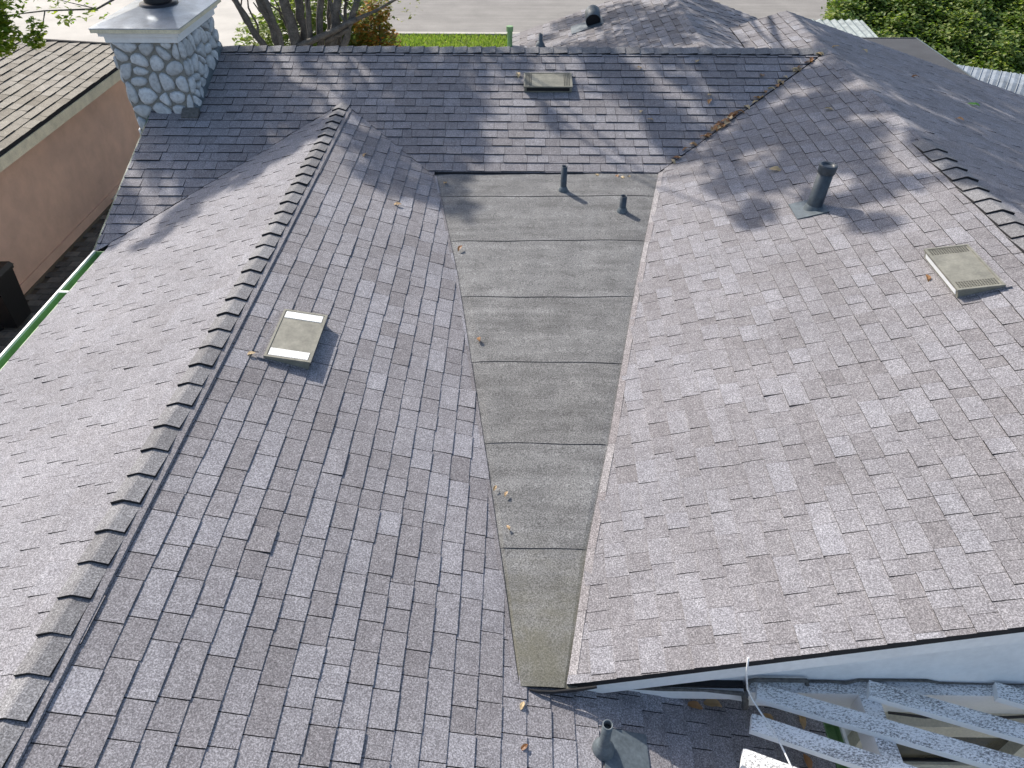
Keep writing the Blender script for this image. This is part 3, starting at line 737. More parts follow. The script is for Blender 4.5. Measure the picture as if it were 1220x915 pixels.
b = MB(); b.hexa([(CX1 - .15, CY0 - .14, zM(0, CY0 - .14) + .012), (CX1 + .06, CY0 - .14, zM(0, CY0 - .14) + .012), (CX1 + .06, CY0 - .03, zM(0, CY0 - .03) + .02), (CX1 - .15, CY0 - .03, zM(0, CY0 - .03) + .02),
                  (CX1 - .15, CY0 - .14, zM(0, CY0 - .14) + .03), (CX1 + .06, CY0 - .14, zM(0, CY0 - .14) + .03), (CX1 + .06, CY0 - .03, zM(0, CY0 - .03) + .07), (CX1 - .15, CY0 - .03, zM(0, CY0 - .03) + .07)]); cb(b, 'corner_flashing', M_DEBRIS)
b = MB()
b.hexa([(CX1, CY0 - .02, zM(0, CY0) + .0), (CX1 + .05, CY0 - .02, zM(0, CY0) + .0), (CX1 + .05, CY1, zM(0, CY1)), (CX1, CY1, zM(0, CY1)),
        (CX1, CY0 - .02, zM(0, CY0) + .10), (CX1 + .035, CY0 - .02, zM(0, CY0) + .06), (CX1 + .035, CY1, zM(0, CY1) + .06), (CX1, CY1, zM(0, CY1) + .1)]); cb(b, 'side_flashing', M_LEAD)

# ------------------------------------------------------------------ neighbour's house
nb = empty('neighbour_house', (-10, 9, 0)); tag(nb, 'salmon stucco house with pale tan shingle roof beyond the paved path', 'house')
NX = -7.93
b = MB(); b.box(-14, NX, 3.5, 14.0, 0, 2.16); b.box(-9.0, NX, 14.0, 15.6, 0, 1.8); b.build('wall', M_STUCCO, nb)
b = MB(); b.box(NX - .005, NX + .035, 3.5, 15.6, 0.0, .22); b.build('plinth', M_STUCCO, nb)
b = MB(); b.box(NX + .035, NX + .06, 3.5, 15.6, 0.0, .07); b.build('weep_screed', M_SOIL, nb)
zN = lambda x, y: 2.235 + .24 * (-7.5 - x)
slope('n', [(-7.48, 3.2), (-7.48, 14.85), (-10.9, 12.75), (-10.9, 3.2)], zN, (-1, 0), 'pale tan shingle slope', root=nb, mtl=M_NSH, wmin=.2, wmax=.34, hb=.012, seed=31, expo=.155)
b = MB(); b.hexa([(-14.3, 3.2, 2.23), (-10.9, 3.2, zN(-10.9, 0) - .05), (-10.9, 12.7, zN(-10.9, 0) - .05), (-14.3, 12.7, 2.23), (-14.3, 3.2, 2.28), (-10.9, 3.2, zN(-10.9, 0)), (-10.9, 12.7, zN(-10.9, 0)), (-14.3, 12.7, 2.28)]); b.build('far_slope', M_NSH, nb)
b = MB(); b.box(-7.50, -7.465, 3.2, 14.8, 2.02, 2.18); b.build('fascia', M_CREAM, nb)
b = MB(); b.box(NX, -7.50, 3.2, 14.7, 2.10, 2.13); b.build('soffit', M_CREAM, nb)
capsN = cap_variants(.24, .12, .2, .012, .006)
rk = MB(); rk.hexa([(-7.48, 14.80, zN(-7.48, 0) + .006), (-7.48, 14.87, zN(-7.48, 0) + .006), (-10.9, 12.77, zN(-10.9, 0) + .006), (-10.9, 12.70, zN(-10.9, 0) + .006), (-7.48, 14.80, zN(-7.48, 0) + .026), (-7.48, 14.87, zN(-7.48, 0) + .026), (-10.9, 12.77, zN(-10.9, 0) + .026), (-10.9, 12.70, zN(-10.9, 0) + .026)]); rk.build('rake_trim', M_EDGE, nb)

flush_tabs(300)

# ------------------------------------------------------------------ paved side path: single pavers
def mk_paver():
    m, t, b = mat('grey_paver')
    c = ramp(t, attr(t), [(0, (.075, .075, .07)), (1, (.15, .148, .135))])
    c = mul(t, c, ramp(t, noise(t, 9, 5, .65), [(.3, g3(.7)), (.7, g3(1.2))])); n = noise(t, 70, 3)
    L(t, c, b.inputs['Base Color']); b.inputs['Roughness'].default_value = .92; bump(t, b, n, .3, .006); return m
M_PAV = mk_paver()
path = MB(); path.face([(-7.9, 2, .012), (-4.25, 2, .012), (-4.25, 13.5, .012), (-7.9, 13.5, .012)]); path = tag(path.build('side_path', M_SOIL), kind='structure')
pm = []
for i in range(6):
    b = MB(); x, y, h, c = .113, .078, .03, .006
    b.quads([(-x, -y, 0), (x, -y, 0), (x, y, 0), (-x, y, 0), (-x, -y, h - c), (x, -y, h - c), (x, y, h - c), (-x, y, h - c), (-x + c, -y + c, h), (x - c, -y + c, h), (x - c, y - c, h), (-x + c, y - c, h)],
            [(0, 1, 5, 4), (1, 2, 6, 5), (2, 3, 7, 6), (3, 0, 4, 7), (4, 5, 9, 8), (5, 6, 10, 9), (6, 7, 11, 10), (7, 4, 8, 11), (8, 9, 10, 11)], i / 5)
    pm.append(b)
pms = [b.mesh('paver', M_PAV) for b in pm]
spots = []; y = 3.0; row = 0
while y < 13.4:
    x = -7.77 + (.118 if row % 2 else 0)
    while x < -4.35:
        s0 = screen((x, y, 0)); vis = s0 and -10 < s0[0] < 140 and s0[1] > 215 and (s0[0] - 105) / -105 * 115 + 325 > s0[1] - 6
        spots.append((0 if vis else 1, (x - 0) ** 2 + y ** 2, x, y)); x += .236
    y += .166; row += 1
spots.sort(); rest = MB()
for i, (v_, d_, x, y) in enumerate(spots):
    zj = .012 + R.uniform(-.003, .004); rz = R.uniform(-.02, .02)
    if i < 300 and v_ == 0:
        o = inst('paver', R.choice(pms), (x, y, zj), None, (R.uniform(-.012, .012), R.uniform(-.012, .012), rz)); o.parent = path
    else:
        k = R.randrange(6); src = pm[k]; c, s_ = math.cos(rz), math.sin(rz)
        rest.quads([(x + p[0] * c - p[1] * s_, y + p[0] * s_ + p[1] * c, zj + p[2]) for p in src.v], src.f, k / 5)
o = rest.build('paver_field', M_PAV); o.parent = path; tag(o, kind='stuff')

# black wheelie bin by the stucco wall
bn = empty('wheelie_bin', (-7.64, 8.62, .03)); tag(bn, 'black plastic wheelie bin standing against the salmon stucco wall', 'bin')
def bb(mb, name, m=M_BLACK, sm=False):
    o = mb.build(name, m, smooth=sm); o.parent = bn; return o
b = MB(); b.hexa([(-.22, -.24, .06), (.20, -.24, .06), (.20, .24, .06), (-.22, .24, .06), (-.29, -.29, .92), (.27, -.29, .92), (.27, .29, .92), (-.29, .29, .92)]); bb(b, 'body')
b = MB(); b.hexa([(-.31, -.31, .88), (.29, -.31, .88), (.29, .31, .88), (-.31, .31, .88), (-.31, -.31, .93), (.29, -.31, .93), (.29, .31, .93), (-.31, .31, .93)]); bb(b, 'rim')
b = MB(); b.hexa([(-.33, -.32, .932), (.31, -.32, .932), (.31, .32, .932), (-.33, .32, .932), (-.30, -.28, .985), (.27, -.28, 1.0), (.27, .28, 1.0), (-.30, .28, .985)]); bb(b, 'lid')
b = MB(); b.tube([(-.36, -.22, .94), (-.36, .22, .94)], .018, 8); bb(b, 'handle')
bn.scale = (.72, .8, .95)
for sy in (-1, 1):
    b = MB(); b.tube([(-.2, sy * .2, .11), (-.2, sy * .26, .11)], .11, 16); bb(b, 'wheel')

# ------------------------------------------------------------------ pergola
pg = empty('pergola', (3, 1.5, .02)); tag(pg, 'white timber pergola with mildewed slats against the gable wall', 'pergola')
PO = Vector((3, 1.5, .02))
def pb(mb, name, m=M_MILDEW):
    o = mb.build(name, m); o.parent = pg; o.matrix_parent_inverse = Matrix.Translation(-PO); return o
b = MB(); b.box(1.375, 6.5, 1.985, 2.058, 2.12, 2.288); pb(b, 'ledger')
def pslat(x0, y0, x1, y1, z=2.335, wd=.098, h=.05):
    b = MB(); b.bar((x0, y0, z), (x1, y1, z), wd, h); return pb(b, 'slat')
for (xa, ya, xb, dirx) in ((1.40, 1.975, 5.2, -.30), (1.325, 1.795, 4.6, -.34), (1.23, 1.605, 3.8, -.37), (2.06, 2.0, 6.0, -.31), (2.80, 2.0, 6.6, -.32), (1.2, 1.40, 3.2, -.37), (1.18, 1.18, 2.6, -.37)):
    pslat(xa, ya, xb, ya + (xb - xa) * dirx)
for x in (2.065, 3.9, 5.7):
    b = MB(); b.box(x - .055, x + .055, .1, 1.984, 2.10, 2.283); pb(b, 'beam')
b = MB(); b.box(1.6, 6.3, .12, .22, 1.96, 2.098); pb(b, 'cross_beam')
for x in (2.065, 3.9, 5.7):
    b = MB(); b.box(x - .05, x + .05, .12, .22, .02, 1.96); pb(b, 'post')

cb_ = MB(); cb_.tube([(1.235, 1.925, 2.80), (1.25, 1.90, 2.66), (1.29, 1.90, 2.50), (1.34, 1.90, 2.385), (1.385, 1.83, 2.355), (1.425, 1.74, 2.36), (1.455, 1.64, 2.352), (1.475, 1.55, 2.35), (1.50, 1.38, 2.355), (1.54, 1.2, 2.35), (1.58, 1.05, 2.2), (1.6, 1.0, 1.9)], .0055, 6)
tag(cb_.build('hanging_cable', M_CABLE, None, True), 'thin white cable hanging from the gable edge past the pergola slats', 'cable')

# ------------------------------------------------------------------ things beyond the right wing
cp = empty('carport', (6.6, 13.8, 0)); tag(cp, 'flat dark roofed carport with pale edge behind the far roof slope', 'carport')
b = MB(); b.box(5.0, 7.84, 12.2, 15.35, 2.24, 2.30); b.build('roof_deck', M_DARKROOF, cp)
b = MB(); b.box(7.84, 7.865, 12.2, 15.39, 2.2, 2.312); b.build('edge_trim', M_LEAD, cp)
b = MB(); b.box(5.0, 7.84, 15.35, 15.39, 2.2, 2.31); b.build('edge_trim', M_DARKROOF, cp)
for x, y in ((5.1, 15.2), (7.7, 15.2), (7.7, 12.5)):
    b = MB(); b.box(x - .05, x + .05, y - .05, y + .05, 0, 2.24); b.build('post', M_WHITE, cp)
cn = empty('canopy', (6.3, 16, 0)); tag(cn, 'white translucent corrugated canopy sheet between carport and hedge', 'canopy')
b = MB(); nxx = 40
for k in range(nxx):
    xa = 5.6 + 1.55 * k / nxx; xb = 5.6 + 1.55 * (k + 1) / nxx; za = .018 * math.sin(k * 1.57); zb_ = .018 * math.sin((k + 1) * 1.57)
    b.face([(xa, 15.45, 2.28 + za), (xb, 15.45, 2.28 + zb_), (xb, 16.5, 2.36 + zb_), (xa, 16.5, 2.36 + za)])
b.build('sheet', simple('polycarbonate', (.34, .38, .36), .3, var=.45, vscale=9), cn)
for x in (5.7, 7.05):
    b = MB(); b.box(x - .03, x + .03, 16.3, 16.36, 0, 2.33); b.build('post', M_WHITE, cn)
# ribbed arched metal awning
aw = empty('metal_awning', (9.3, 14.2, 0)); tag(aw, 'arched ribbed aluminium awning beside the hedge', 'awning')
d = Vector((.86, -.5, 0)).normalized(); q_ = Vector((-d.y, d.x, 0)) * -1
O_ = Vector((8.45, 15.05, 0)); npan = 12; pw = .165
if q_.y > 0: q_ = -q_
prof = [(-.9, 1.25), (-.6, 1.62), (-.25, 1.86), (.05, 1.93), (.4, 1.86), (.75, 1.66), (1.05, 1.35), (1.2, 1.0)]
for k in range(npan):
    b = MB()
    for (s0, z0), (s1, z1) in zip(prof, prof[1:]):
        A0, B0 = O_ + d * (k * pw) + q_ * s0, O_ + d * (k * pw + pw - .012) + q_ * s0; A1, B1 = O_ + d * (k * pw) + q_ * s1, O_ + d * (k * pw + pw - .012) + q_ * s1
        zz = lambda v, z, e=0: Vector((v.x, v.y, z + e))
        M0, M1 = (A0 + B0) / 2, (A1 + B1) / 2
        b.face([zz(A0, z0), zz(M0, z0, .015), zz(M1, z1, .015), zz(A1, z1)], .5); b.face([zz(M0, z0, .015), zz(B0, z0), zz(B1, z1), zz(M1, z1, .015)], .5)
    b.build('panel', M_ALU, aw)
    b = MB(); b.tube([Vector((O_ + d * (k * pw - .006) + q_ * s_).to_tuple()) + Vector((0, 0, z_ + .012)) for s_, z_ in prof], .009, 6); b.build('rib', M_ALU, aw)
for k_, s_ in ((.1, -.85), (1.8, -.85), (.1, 1.15), (1.8, 1.15)):
    p = O_ + d * k_ + q_ * s_; b = MB(); b.tube([(p.x, p.y, 0), (p.x, p.y, 1.2)], .025, 8); b.build('post', M_ALU, aw)

# ------------------------------------------------------------------ vegetation
def leaves(b, c, rad, n, size, rr, shell=.0, flat=1.0, tone=(0, 1), elong=1.7):
    cx, cy, cz = c
    for _ in range(n):
        while True:
            x, y, z = rr.uniform(-1, 1), rr.uniform(-1, 1), rr.uniform(-1, 1); d2 = x * x + y * y + z * z
            if shell * shell < d2 < 1: break
        p = Vector((cx + x * rad, cy + y * rad, cz + z * rad * flat))
        leaf(b, p, size * rr.uniform(.6, 1.3), rr, rr.uniform(*tone), elong)
def leaf(b, p, s, rr, tone, elong=1.7):
    a = rr.uniform(0, 6.283); el = rr.uniform(-.7, .5); dv = Vector((math.cos(a) * math.cos(el), math.sin(a) * math.cos(el), math.sin(el)))
    nz = Vector((rr.uniform(-.6, .6), rr.uniform(-.6, .6), 1)); sd = dv.cross(nz).normalized(); up = sd.cross(dv)
    h = s * elong / 2; wv = sd * (s / 2)
    t = p + dv * h; bt = p - dv * h; l = p + wv + up * s * .12; r = p - wv + up * s * .12
    i = len(b.v); b.v += [tuple(bt), tuple(r), tuple(t), tuple(l)]
    b.f += [(i, i + 1, i + 2), (i, i + 2, i + 3)]; b.t += [tone, tone]; b.x += [0.0, 0.0]
def limb(b, a, c, r0, r1, rr, seg=7, wob=.06, n=6):
    a = Vector(a); c = Vector(c); pts = []; L_ = (c - a).length
    for i in range(n + 1):
        t = i / n; k = math.sin(t * math.pi) * wob * L_
        pts.append(a.lerp(c, t) + Vector((rr.uniform(-k, k), rr.uniform(-k, k), rr.uniform(-k, k) * .5)))
    b.tube(pts, [r0 + (r1 - r0) * i / n for i in range(n + 1)], seg); return pts

# crown clumps that shade the roof: spot on the roof, size; the clump hangs up-sun of it in one of the trees
SPOTS = [(-4.11,8.87,3.18,.63),(-3.56,8.30,2.99,.61),(-3.25,9.1,3.28,.5),(-2.80,8.59,3.08,.56),(-3.58,9.82,3.49,.18),(-2.75,9.83,3.50,.2),(-2.1,9.15,3.28,.2),(-1.66,9.51,3.39,.35),(-1.19,9.05,3.24,.47),(-.84,9.44,3.37,.43),(-.64,8.46,3.04,.42),(-1.24,8.39,3.02,.46),(-3.70,7.63,2.76,.44),(-4.5,7.3,2.68,.26),(-4.49,6.78,2.48,.24),(-4.35,8.05,2.87,.25),(-2.55,8.05,3.1,.3),(-3.04,7.65,2.96,.33),(-3.55,7.05,2.79,.32),(-3.81,6.50,2.70,.22),(-1.70,8.08,3.04,.34),(-1.33,7.45,2.92,.33),(-1.65,7.3,3.02,.16),(-.68,7.10,2.76,.18),(-.83,7.57,2.79,.14),(-.9,7.95,2.9,.25),
 (1.06,9.77,3.48,.33),(1.35,9.22,3.29,.32),(1.71,8.63,3.10,.31),(1.97,8.21,2.96,.25),(2.69,9.70,3.45,.55),(3.25,9.79,3.48,.38),(2.70,9.08,3.25,.37),(2.48,7.98,3.11,.43),(2.99,8.22,3.26,.44),(3.54,8.58,3.42,.45),(3.00,7.28,3.26,.44),(3.51,7.36,3.41,.40),(3.43,6.42,3.39,.28),(2.44,7.03,3.09,.35),(2.23,6.41,3.03,.25),(3.10,5.85,3.29,.2),(2.92,6.45,3.24,.22),(3.93,9.28,3.54,.37),(4.18,8.30,3.52,.38),(4.47,7.77,3.44,.41),(4.39,6.84,3.46,.37),(5.80,8.83,3.04,.42),(5.40,10.53,3.16,.36),(4.32,6.06,3.48,.27),(4.47,10.14,3.44,.34),(.82,13.60,3.03,.33),(1.63,13.06,3.30,.35),(.38,13.13,2.88,.2),(1.97,11.61,3.41,.25),(-.09,9.77,3.48,.18),(.38,8.76,3.14,.15),(3.4,13.3,3.2,.45),(3.1,12.6,3.3,.35),(4.0,12.9,3.1,.4)]
_r = random.Random(77)
for _x in (4.8, 5.5, 6.2, 6.9, 7.6, 8.3):
    for _y in (5.4, 6.2, 7.0, 7.8, 8.6, 9.4, 10.2, 11.0, 11.7):
        if _r.random() < .74: SPOTS.append((_x + _r.uniform(-.3, .3), _y + _r.uniform(-.3, .3), RZ - mr * (_x - RX), _r.uniform(.36, .5)))
def casts(tree, rr):
    out = []
    for (x, y, z, r_) in SPOTS:
        own = 'maple' if x < -1.5 else 'myrtle' if x < 3.3 else 'street'
        if own != tree: continue
        h = rr.uniform(10.2, 12.4); c = Vector((x, y, z)) + S * ((h - z) / S.z); out.append((c.x, c.y, c.z, r_ * (1.08 if x > 1.9 else 1.0), 1.6 if x > 1.9 else 1.25))
    return out
# maple: trunk stands behind the chimney; low branch reaches over the neighbour's roof
rr = random.Random(21)
mp_ = empty('maple_tree', (-6.7, 14.4, 0)); tag(mp_, 'maple tree with fresh yellow green leaves on branches reaching past the chimney', 'tree')
tk = MB(); cr = MB()
base = Vector((-6.7, 14.4, 0)); fork = Vector((-6.5, 14.2, 4.2))
limb(tk, base, fork, .2, .14, rr, 10, .02)
def bough(tips, fork, tk, cr, rr, r0=.1, dens=1450, size=.085, r=.75, tone=(0, 1)):
    for (x, y, z, rad, dn) in tips:
        mid = fork.lerp(Vector((x, y, z)), rr.uniform(.4, .6)) + Vector((rr.uniform(-.3, .3), rr.uniform(-.3, .3), rr.uniform(.1, .5)))
        limb(tk, fork, mid, r0, r0 * .6, rr, 6, .05); limb(tk, mid, (x, y, z), r0 * .6, .018, rr, 5, .06)
        for _ in range(4):
            e_ = Vector((x + rr.uniform(-rad, rad), y + rr.uniform(-rad, rad), z + rr.uniform(-rad, rad) * .7)); limb(tk, (x, y, z), e_, .018, .006, rr, 4, .08, 4)
        for _ in range(7):
            s_ = rad * .75; c = (x + rr.uniform(-s_, s_), y + rr.uniform(-s_, s_), z + rr.uniform(-s_, s_) * .7)
            leaves(cr, c, rad * .54, int(dens * rad * rad * dn / 7) + 2, size, rr, tone=tone)
bough(casts('maple', rr), fork, tk, cr, rr, r0=.05)
bough([(-7.2, 16.2, 8.8, 1.1, 1), (-5.8, 16.3, 9.0, 1.1, 1), (-8.4, 15.6, 8.6, 1.0, 1), (-6.6, 16.8, 10, 1.2, 1)], fork, tk, cr, rr)
# low leafy branches in view over the neighbour's rear roof
for pts_, rd in (([(-6.5, 14.2, 4.1), (-6.5, 13.4, 3.62), (-7.1, 12.9, 3.36), (-7.8, 12.6, 3.40), (-8.5, 12.4, 3.36)], .022), ([(-6.5, 14.2, 4.4), (-6.6, 13.3, 3.75), (-7.3, 12.9, 3.86), (-8.4, 12.8, 4.0)], .026),
                 ([(-7.8, 12.6, 3.40), (-7.85, 12.45, 3.2), (-7.95, 12.3, 3.02)], .009), ([(-7.1, 12.9, 3.36), (-7.4, 12.7, 3.5), (-7.9, 12.7, 3.62)], .009)):
    pts_ = [Vector((0, 0, CAM_Z)) + (Vector(p) - Vector((0, 0, CAM_Z))) * (.85 if p[2] < 4.05 else 1) for p in pts_]
    tk.tube(pts_, [rd * (1 - .75 * i / (len(pts_) - 1)) for i in range(len(pts_))], 6)
for c, rad, n in (((-8.75, 12.35, 3.33), .36, 520), ((-8.55, 12.3, 3.12), .28, 330), ((-8.8, 12.6, 3.66), .42, 420), ((-8.3, 12.5, 3.62), .28, 110), ((-7.98, 12.3, 3.04), .13, 70), ((-7.88, 12.35, 3.22), .12, 45), ((-7.5, 12.75, 3.36), .25, 26), ((-7.1, 12.9, 3.45), .25, 20), ((-7.7, 12.7, 3.56), .25, 30), ((-9.2, 12.3, 3.25), .4, 400)):
    c = Vector((0, 0, CAM_Z)) + (Vector(c) - Vector((0, 0, CAM_Z))) * .85; leaves(cr, c, rad * 1.0, int(n * 1.5), .06, rr, tone=(.1, 1))
tk_o = tk.build('trunk', M_TRUNK, mp_, True); cr.build('crown', M_LF_MAPLE, mp_)

# many-stemmed tree behind the main ridge
rr = random.Random(33)
my = empty('multi_stem_tree', (-4.4, 15.2, 0)); tag(my, 'many stemmed grey tree fanning out behind the main ridge', 'tree')
tk = MB(); cr = MB()
stems = [(-5.55, 15.0, 3.1, .07), (-5.2, 15.3, 3.2, .10), (-4.95, 14.9, 3.2, .055), (-4.62, 15.1, 3.2, .12), (-4.40, 15.4, 3.2, .10), (-4.15, 15.0, 3.2, .06), (-3.9, 15.2, 3.2, .075), (-3.55, 15.1, 3.15, .10), (-3.15, 14.9, 3.1, .07), (-5.75, 15.3, 3.1, .045), (-4.8, 15.5, 3.2, .06), (-3.75, 15.5, 3.2, .05), (-3.35, 15.3, 3.2, .04)]
tops = []
for i, (x, y, z, r_) in enumerate(stems):
    a = Vector((-4.45 + (x + 4.45) * .28, 15.2 + (y - 15.2) * .4, .0)); k_ = Vector((-4.45 + (x + 4.45) * .62, 15.2 + (y - 15.2) * .7, 2.05))
    limb(tk, a, k_, r_ * 1.15, r_, rr, 8, .03); limb(tk, k_, (x, y, z), r_, r_ * .8, rr, 8, .035)
    e_ = Vector((x + (x + 4.4) * .75, y - .4, z + 2.3)); limb(tk, (x, y, z), e_, r_ * .8, r_ * .5, rr, 7, .04); tops.append((e_, r_ * .5))
    for _ in range(2):
        q0 = k_.lerp(Vector((x, y, z)), rr.uniform(.2, .8)); limb(tk, q0, q0 + Vector((rr.uniform(-.5, .5), rr.uniform(-.4, .2), rr.uniform(.5, 1.0))), r_ * .4, .012, rr, 5, .06)
limb(tk, (-4.55, 15.05, 2.15), (-3.2, 14.8, 2.75), .07, .045, rr, 7, .04); limb(tk, (-3.2, 14.8, 2.75), (-2.2, 14.6, 3.2), .04, .02, rr, 6, .04)
limb(tk, (-3.9, 15.0, 2.3), (-3.4, 14.9, 2.55), .05, .04, rr, 7, .04)
tipsM = casts('myrtle', rr) + [(-3.6, 16.4, 8.8, .9, 1), (-2.2, 16.9, 9, 1.1, 1.1), (-4.9, 16.4, 8.8, .9, 1)]
for (x, y, z, rad, dn) in tipsM:
    e_, r_ = min(tops, key=lambda t_: (t_[0] - Vector((x, y, z))).length)
    bough([(x, y, z, rad, dn)], e_, tk, cr, rr, r0=.035)
leaves(cr, (-2.3, 14.6, 3.12), .45, 60, .05, rr, tone=(.4, 1)); leaves(cr, (-2.9, 14.7, 3.1), .4, 40, .05, rr, tone=(.4, 1))
tk.build('trunk', M_TRUNK, my, True); cr.build('crown', M_LF_MYRT, my)

# street tree hidden behind the front gable, it shades the far slope
rr = random.Random(44)
st = empty('street_tree', (3.2, 17.2, 0)); tag(st, 'street tree behind the front gable whose crown shades the far roof slope', 'tree')
tk = MB(); cr = MB(); fork = Vector((3.0, 17.0, 4.6)); limb(tk, (3.2, 17.2, 0), fork, .22, .15, rr, 10, .02)
bough(casts('street', rr) + [(.8, 17.8, 9, .9, 1), (3.6, 17.4, 9.2, .9, 1), (2.4, 18.4, 9.6, 1.1, 1)], fork, tk, cr, rr, r0=.05)
tk.build('trunk', M_TRUNK, st, True); cr.build('crown', M_LF_MYRT, st)

# shrub with orange young leaves and green bush behind the stems
def bush(name, label, blobs, m, n, size, tone, cat='shrub', loc=None):
    rr = random.Random(len(label)); o = empty(name, loc or (blobs[0][0], blobs[0][1], 0)); tag(o, label, cat)
    b = MB(); tk = MB(); tot = sum(q[3] ** 2 for q in blobs)
    for (x, y, z, r_) in blobs:
        limb(tk, (o.location.x, o.location.y, 0), (x, y, z), .05, .02, rr, 6, .05)
        leaves(b, (x, y, z), r_, int(n * r_ ** 2 / tot), size, rr, shell=.55, tone=tone, elong=1.6)
    tk.build('stem', M_TRUNK, o, True); b.build('foliage', m, o)
bush('green_shrub', 'leafy green shrub seen between the grey tree stems', [(-4.6, 16.9, 2.2, .8), (-5.1, 16.9, 1.9, .8), (-4.0, 17, 2.3, .75), (-5.7, 17.0, 1.6, .8), (-3.6, 16.9, 1.8, .6), (-4.5, 16.8, 1.2, .9)], M_LF_HEDGE, 7000, .085, (.3, 1))
bush('orange_shrub', 'shrub with orange and yellow young leaves beside the grey tree stems', [(-3.25, 16.4, 2.25, .42), (-3.1, 16.4, 1.85, .45), (-3.4, 16.5, 1.6, .5), (-3.05, 16.4, 2.55, .28)], M_LF_PHOT, 2600, .07, (.25, 1))

# clipped ivy hedge
hd = empty('hedge', (10, 18, 0)); tag(hd, 'tall dense green hedge running behind the carport and awning', 'hedge')
b = MB(); b.hexa([(6.9, 16.9, 0), (18, 16.9, 0), (18, 22.6, 0), (8.8, 22.6, 0), (7.1, 17.1, .9), (18, 17.1, .9), (18, 22.4, 3.4), (8.9, 22.4, 3.4)]); b.build('core', M_HCORE, hd)
b = MB(); rr = random.Random(9)
def hleaf(p, tone): leaf(b, p, rr.uniform(.05, .095), rr, tone, 1.35)
for _ in range(60000):
    y = rr.uniform(16.8, 22.5); x = rr.uniform(6.75 + (y - 17) * .34, 13.5)
    lump = .08 * math.sin(x * 2.1 + y * 1.3) + .06 * math.sin(x * 4.3 - y * 3.7) + .05 * math.sin(9 * y + 4 * x)
    z = 1.0 + (y - 17) * .46 + lump + rr.gauss(0, .09)
    hleaf(Vector((x, y, z)), min(1, max(0, rr.gauss(.5 + lump * .6, .27))))
for _ in range(9000):
    y = rr.uniform(16.9, 22.5); z = rr.uniform(.2, 1.0 + (y - 17) * .46); hleaf(Vector((6.85 + (y - 17) * .34 + .05 * z + .1 * math.sin(y * 3 + z * 2) - abs(rr.gauss(0, .1)) + .1, y, z)), rr.uniform(0, 1))
for _ in range(5000):
    x = rr.uniform(6.75, 15); hleaf(Vector((x, 16.85 + rr.gauss(0, .08), rr.uniform(.2, 1.1))), rr.random())
b.build('foliage', M_LF_HEDGE, hd)

# ------------------------------------------------------------------ fallen leaves lying on the roof
def leaf_mesh(seed, tone, m):
    rr = random.Random(seed); b = MB(); n = 5; l, wv = .5, .24
    pts = []
    for i in range(n + 1):
        t = i / n; y = (t - .5); hw = wv * math.sin(math.pi * min(1, max(0, t * .96 + .02))) ** .8 + .01
        zc = .12 * math.sin(t * math.pi * rr.uniform(.8, 1.2)) ; cu = rr.uniform(.05, .2)
        pts += [(-hw, y, zc + cu * hw * 3), (0, y, zc), (hw, y, zc + cu * hw * 2.5)]
    fs = []
    for i in range(n):
        fs += [(i * 3, i * 3 + 1, i * 3 + 4, i * 3 + 3), (i * 3 + 1, i * 3 + 2, i * 3 + 5, i * 3 + 4)]
    b.quads(pts, fs, tone); return b.mesh('fallen_leaf', m)
lm = [leaf_mesh(i, t, M_LEAF_DRY) for i, t in enumerate((.05, .3, .5, .75, .95, 1.0))]
LTONE = dict(zip([q.name for q in lm], ('dark rust', 'rust brown', 'brown', 'tan', 'pale straw', 'bleached')))
lg = leaf_mesh(9, .5, M_LEAF_GRN)
def drop(x, y, zf, size, label, group, me=None, lift=.014):
    o = inst('fallen_leaf', me or R.choice(lm), (x, y, zf(x, y) + lift), None, (R.uniform(-.35, .35), R.uniform(-.35, .35), R.uniform(0, 6.28)))
    tn = LTONE.get(o.data.name, 'green'); o.scale = (size, size, size); tag(o, label.replace('{c}', tn), 'leaf', group); return o
zF = lambda x, y: 2.471 + .0566 * (y - 1.925) + .006
def VL(x):
    return '{c} fallen leaf in the roof valley, ' + ('by the upper corner of the felt' if x < 2.0 else 'in the thick clump of leaves' if x < 2.65 else 'above the thick clump of leaves' if x < 3.3 else 'just under the main ridge end')
for _ in range(34):
    t = R.random() ** .8; x = 1.66 + t * 2.3; y = 7.93 + .9 * (x - 1.66) + R.uniform(-.03, .035)
    drop(x, y, lambda a, c: max(zRL(a, c), zM(a, c)), R.uniform(.07, .12), VL(x), 'dry leaves caught in the roof valley', lift=.022)
for _ in range(12):
    x = R.uniform(2.15, 2.6); y = 7.93 + .9 * (x - 1.66) + R.uniform(-.04, .04)
    drop(x, y, lambda a, c: max(zRL(a, c), zM(a, c)), R.uniform(.09, .13), VL(x), 'dry leaves caught in the roof valley', lift=.03)
for x, y in ((1.5, 9.65), (2.34, 9.15), (2.33, 9.03), (1.46, 8.84), (1.56, 8.7), (3.06, 9.51), (2.27, 9.78), (-.07, 9.5)):
    drop(x, y, zM, R.uniform(.08, .12), 'single {c} leaf ' + ('right of the box vent, ' if x > .5 else 'left of the box vent, ').replace('right of', 'beyond').replace('left of', 'beside') + ('close under the main ridge' if y > 9.3 else 'halfway down the main slope' if y > 8.9 else 'low on the main slope'), 'leaves on the main slope', lift=.022)
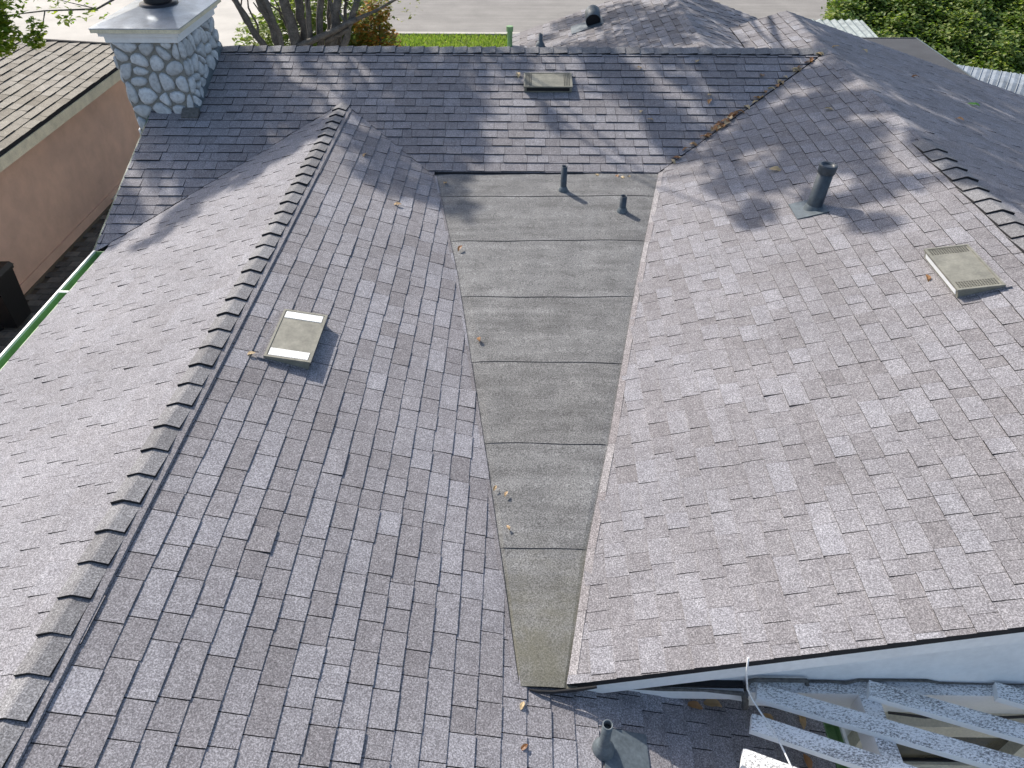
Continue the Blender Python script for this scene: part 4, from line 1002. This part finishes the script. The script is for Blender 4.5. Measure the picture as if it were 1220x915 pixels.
for x, y, s_, lb in ((3.51, 8.28, .12, 'pale leaf lying upslope of the fat vent pipe'), (2.68, 7.2, .13, 'long pale leaf lying below the leaf-filled valley, above the fat vent pipe flashing'), (3.22, 4.85, .08, 'small curled brown leaf beside the perforated box vent')):
    drop(x, y, zRL, s_, lb, None, lm[4] if s_ > .1 else lm[1])
for x, y in ((5.4, 10.25), (4.89, 10.89), (5.17, 8.49), (4.23, 10.34)): drop(x, y, zRR, .12, '{c} leaf on the outer slope facing the hedge, ' + ('close to the ridge junction' if y > 10.3 else 'midway down' if x > 5.3 else 'near the first stepped caps'), 'leaves on the far slope')
drop(6.02, 9.69, zRR, .16, 'bright green leaf on the far outer roof slope', None, lg)
drop(-.36, 4.89, zF, .07, 'brown curled leaf on the felt roof, the largest one there', None, lm[1])
for x, y in ((-.17, 3.29), (-.09, 3.24), (-.07, 2.96)): drop(x, y, zF, .045, 'tiny leaf scrap along the felt edge near the low end', 'leaf scraps on the low felt')
for x, y in ((-.88, 7.61), (.87, 7.80), (1.1, 7.79), (1.16, 7.75), (1.23, 7.78), (-.62, 6.29)): drop(x, y, zF, .08, '{c} leaf on the upper felt, ' + ('by the wing slope' if x < 0 else 'at the foot of the main slope'), 'leaves on the upper felt')
drop(-1.98, 4.05, zLR, .07, 'tan leaf beside the box vent with sun-glint grilles', None, lm[4])
for x, y in ((-1.31, 6.86), (-1.78, 7.75)): drop(x, y, zLR, .09, 'tan leaf on the upper inner wing slope near the felt', 'leaves on the upper wing slope', lm[3])
for x, y in ((.03, 1.8), (.04, 1.58)): drop(x, y, zLR, .05, 'orange leaf scrap by the open grey pipe', 'leaf scraps by the grey pipe')
for x, y, s_ in ((1.07, 1.97, .10), (1.19, 2.0, .12), (1.78, 2.0, .10), (1.55, 1.98, .08), (1.62, 1.9, .09), (1.74, 1.75, .09)): drop(x, y, zLR, s_, '{c} leaf on the shaded low roof, ' + ('under the white gable trim' if x < 1.3 else 'under the pergola slats'), 'leaves on the shaded low roof', lm[R.choice((2, 3, 1))])
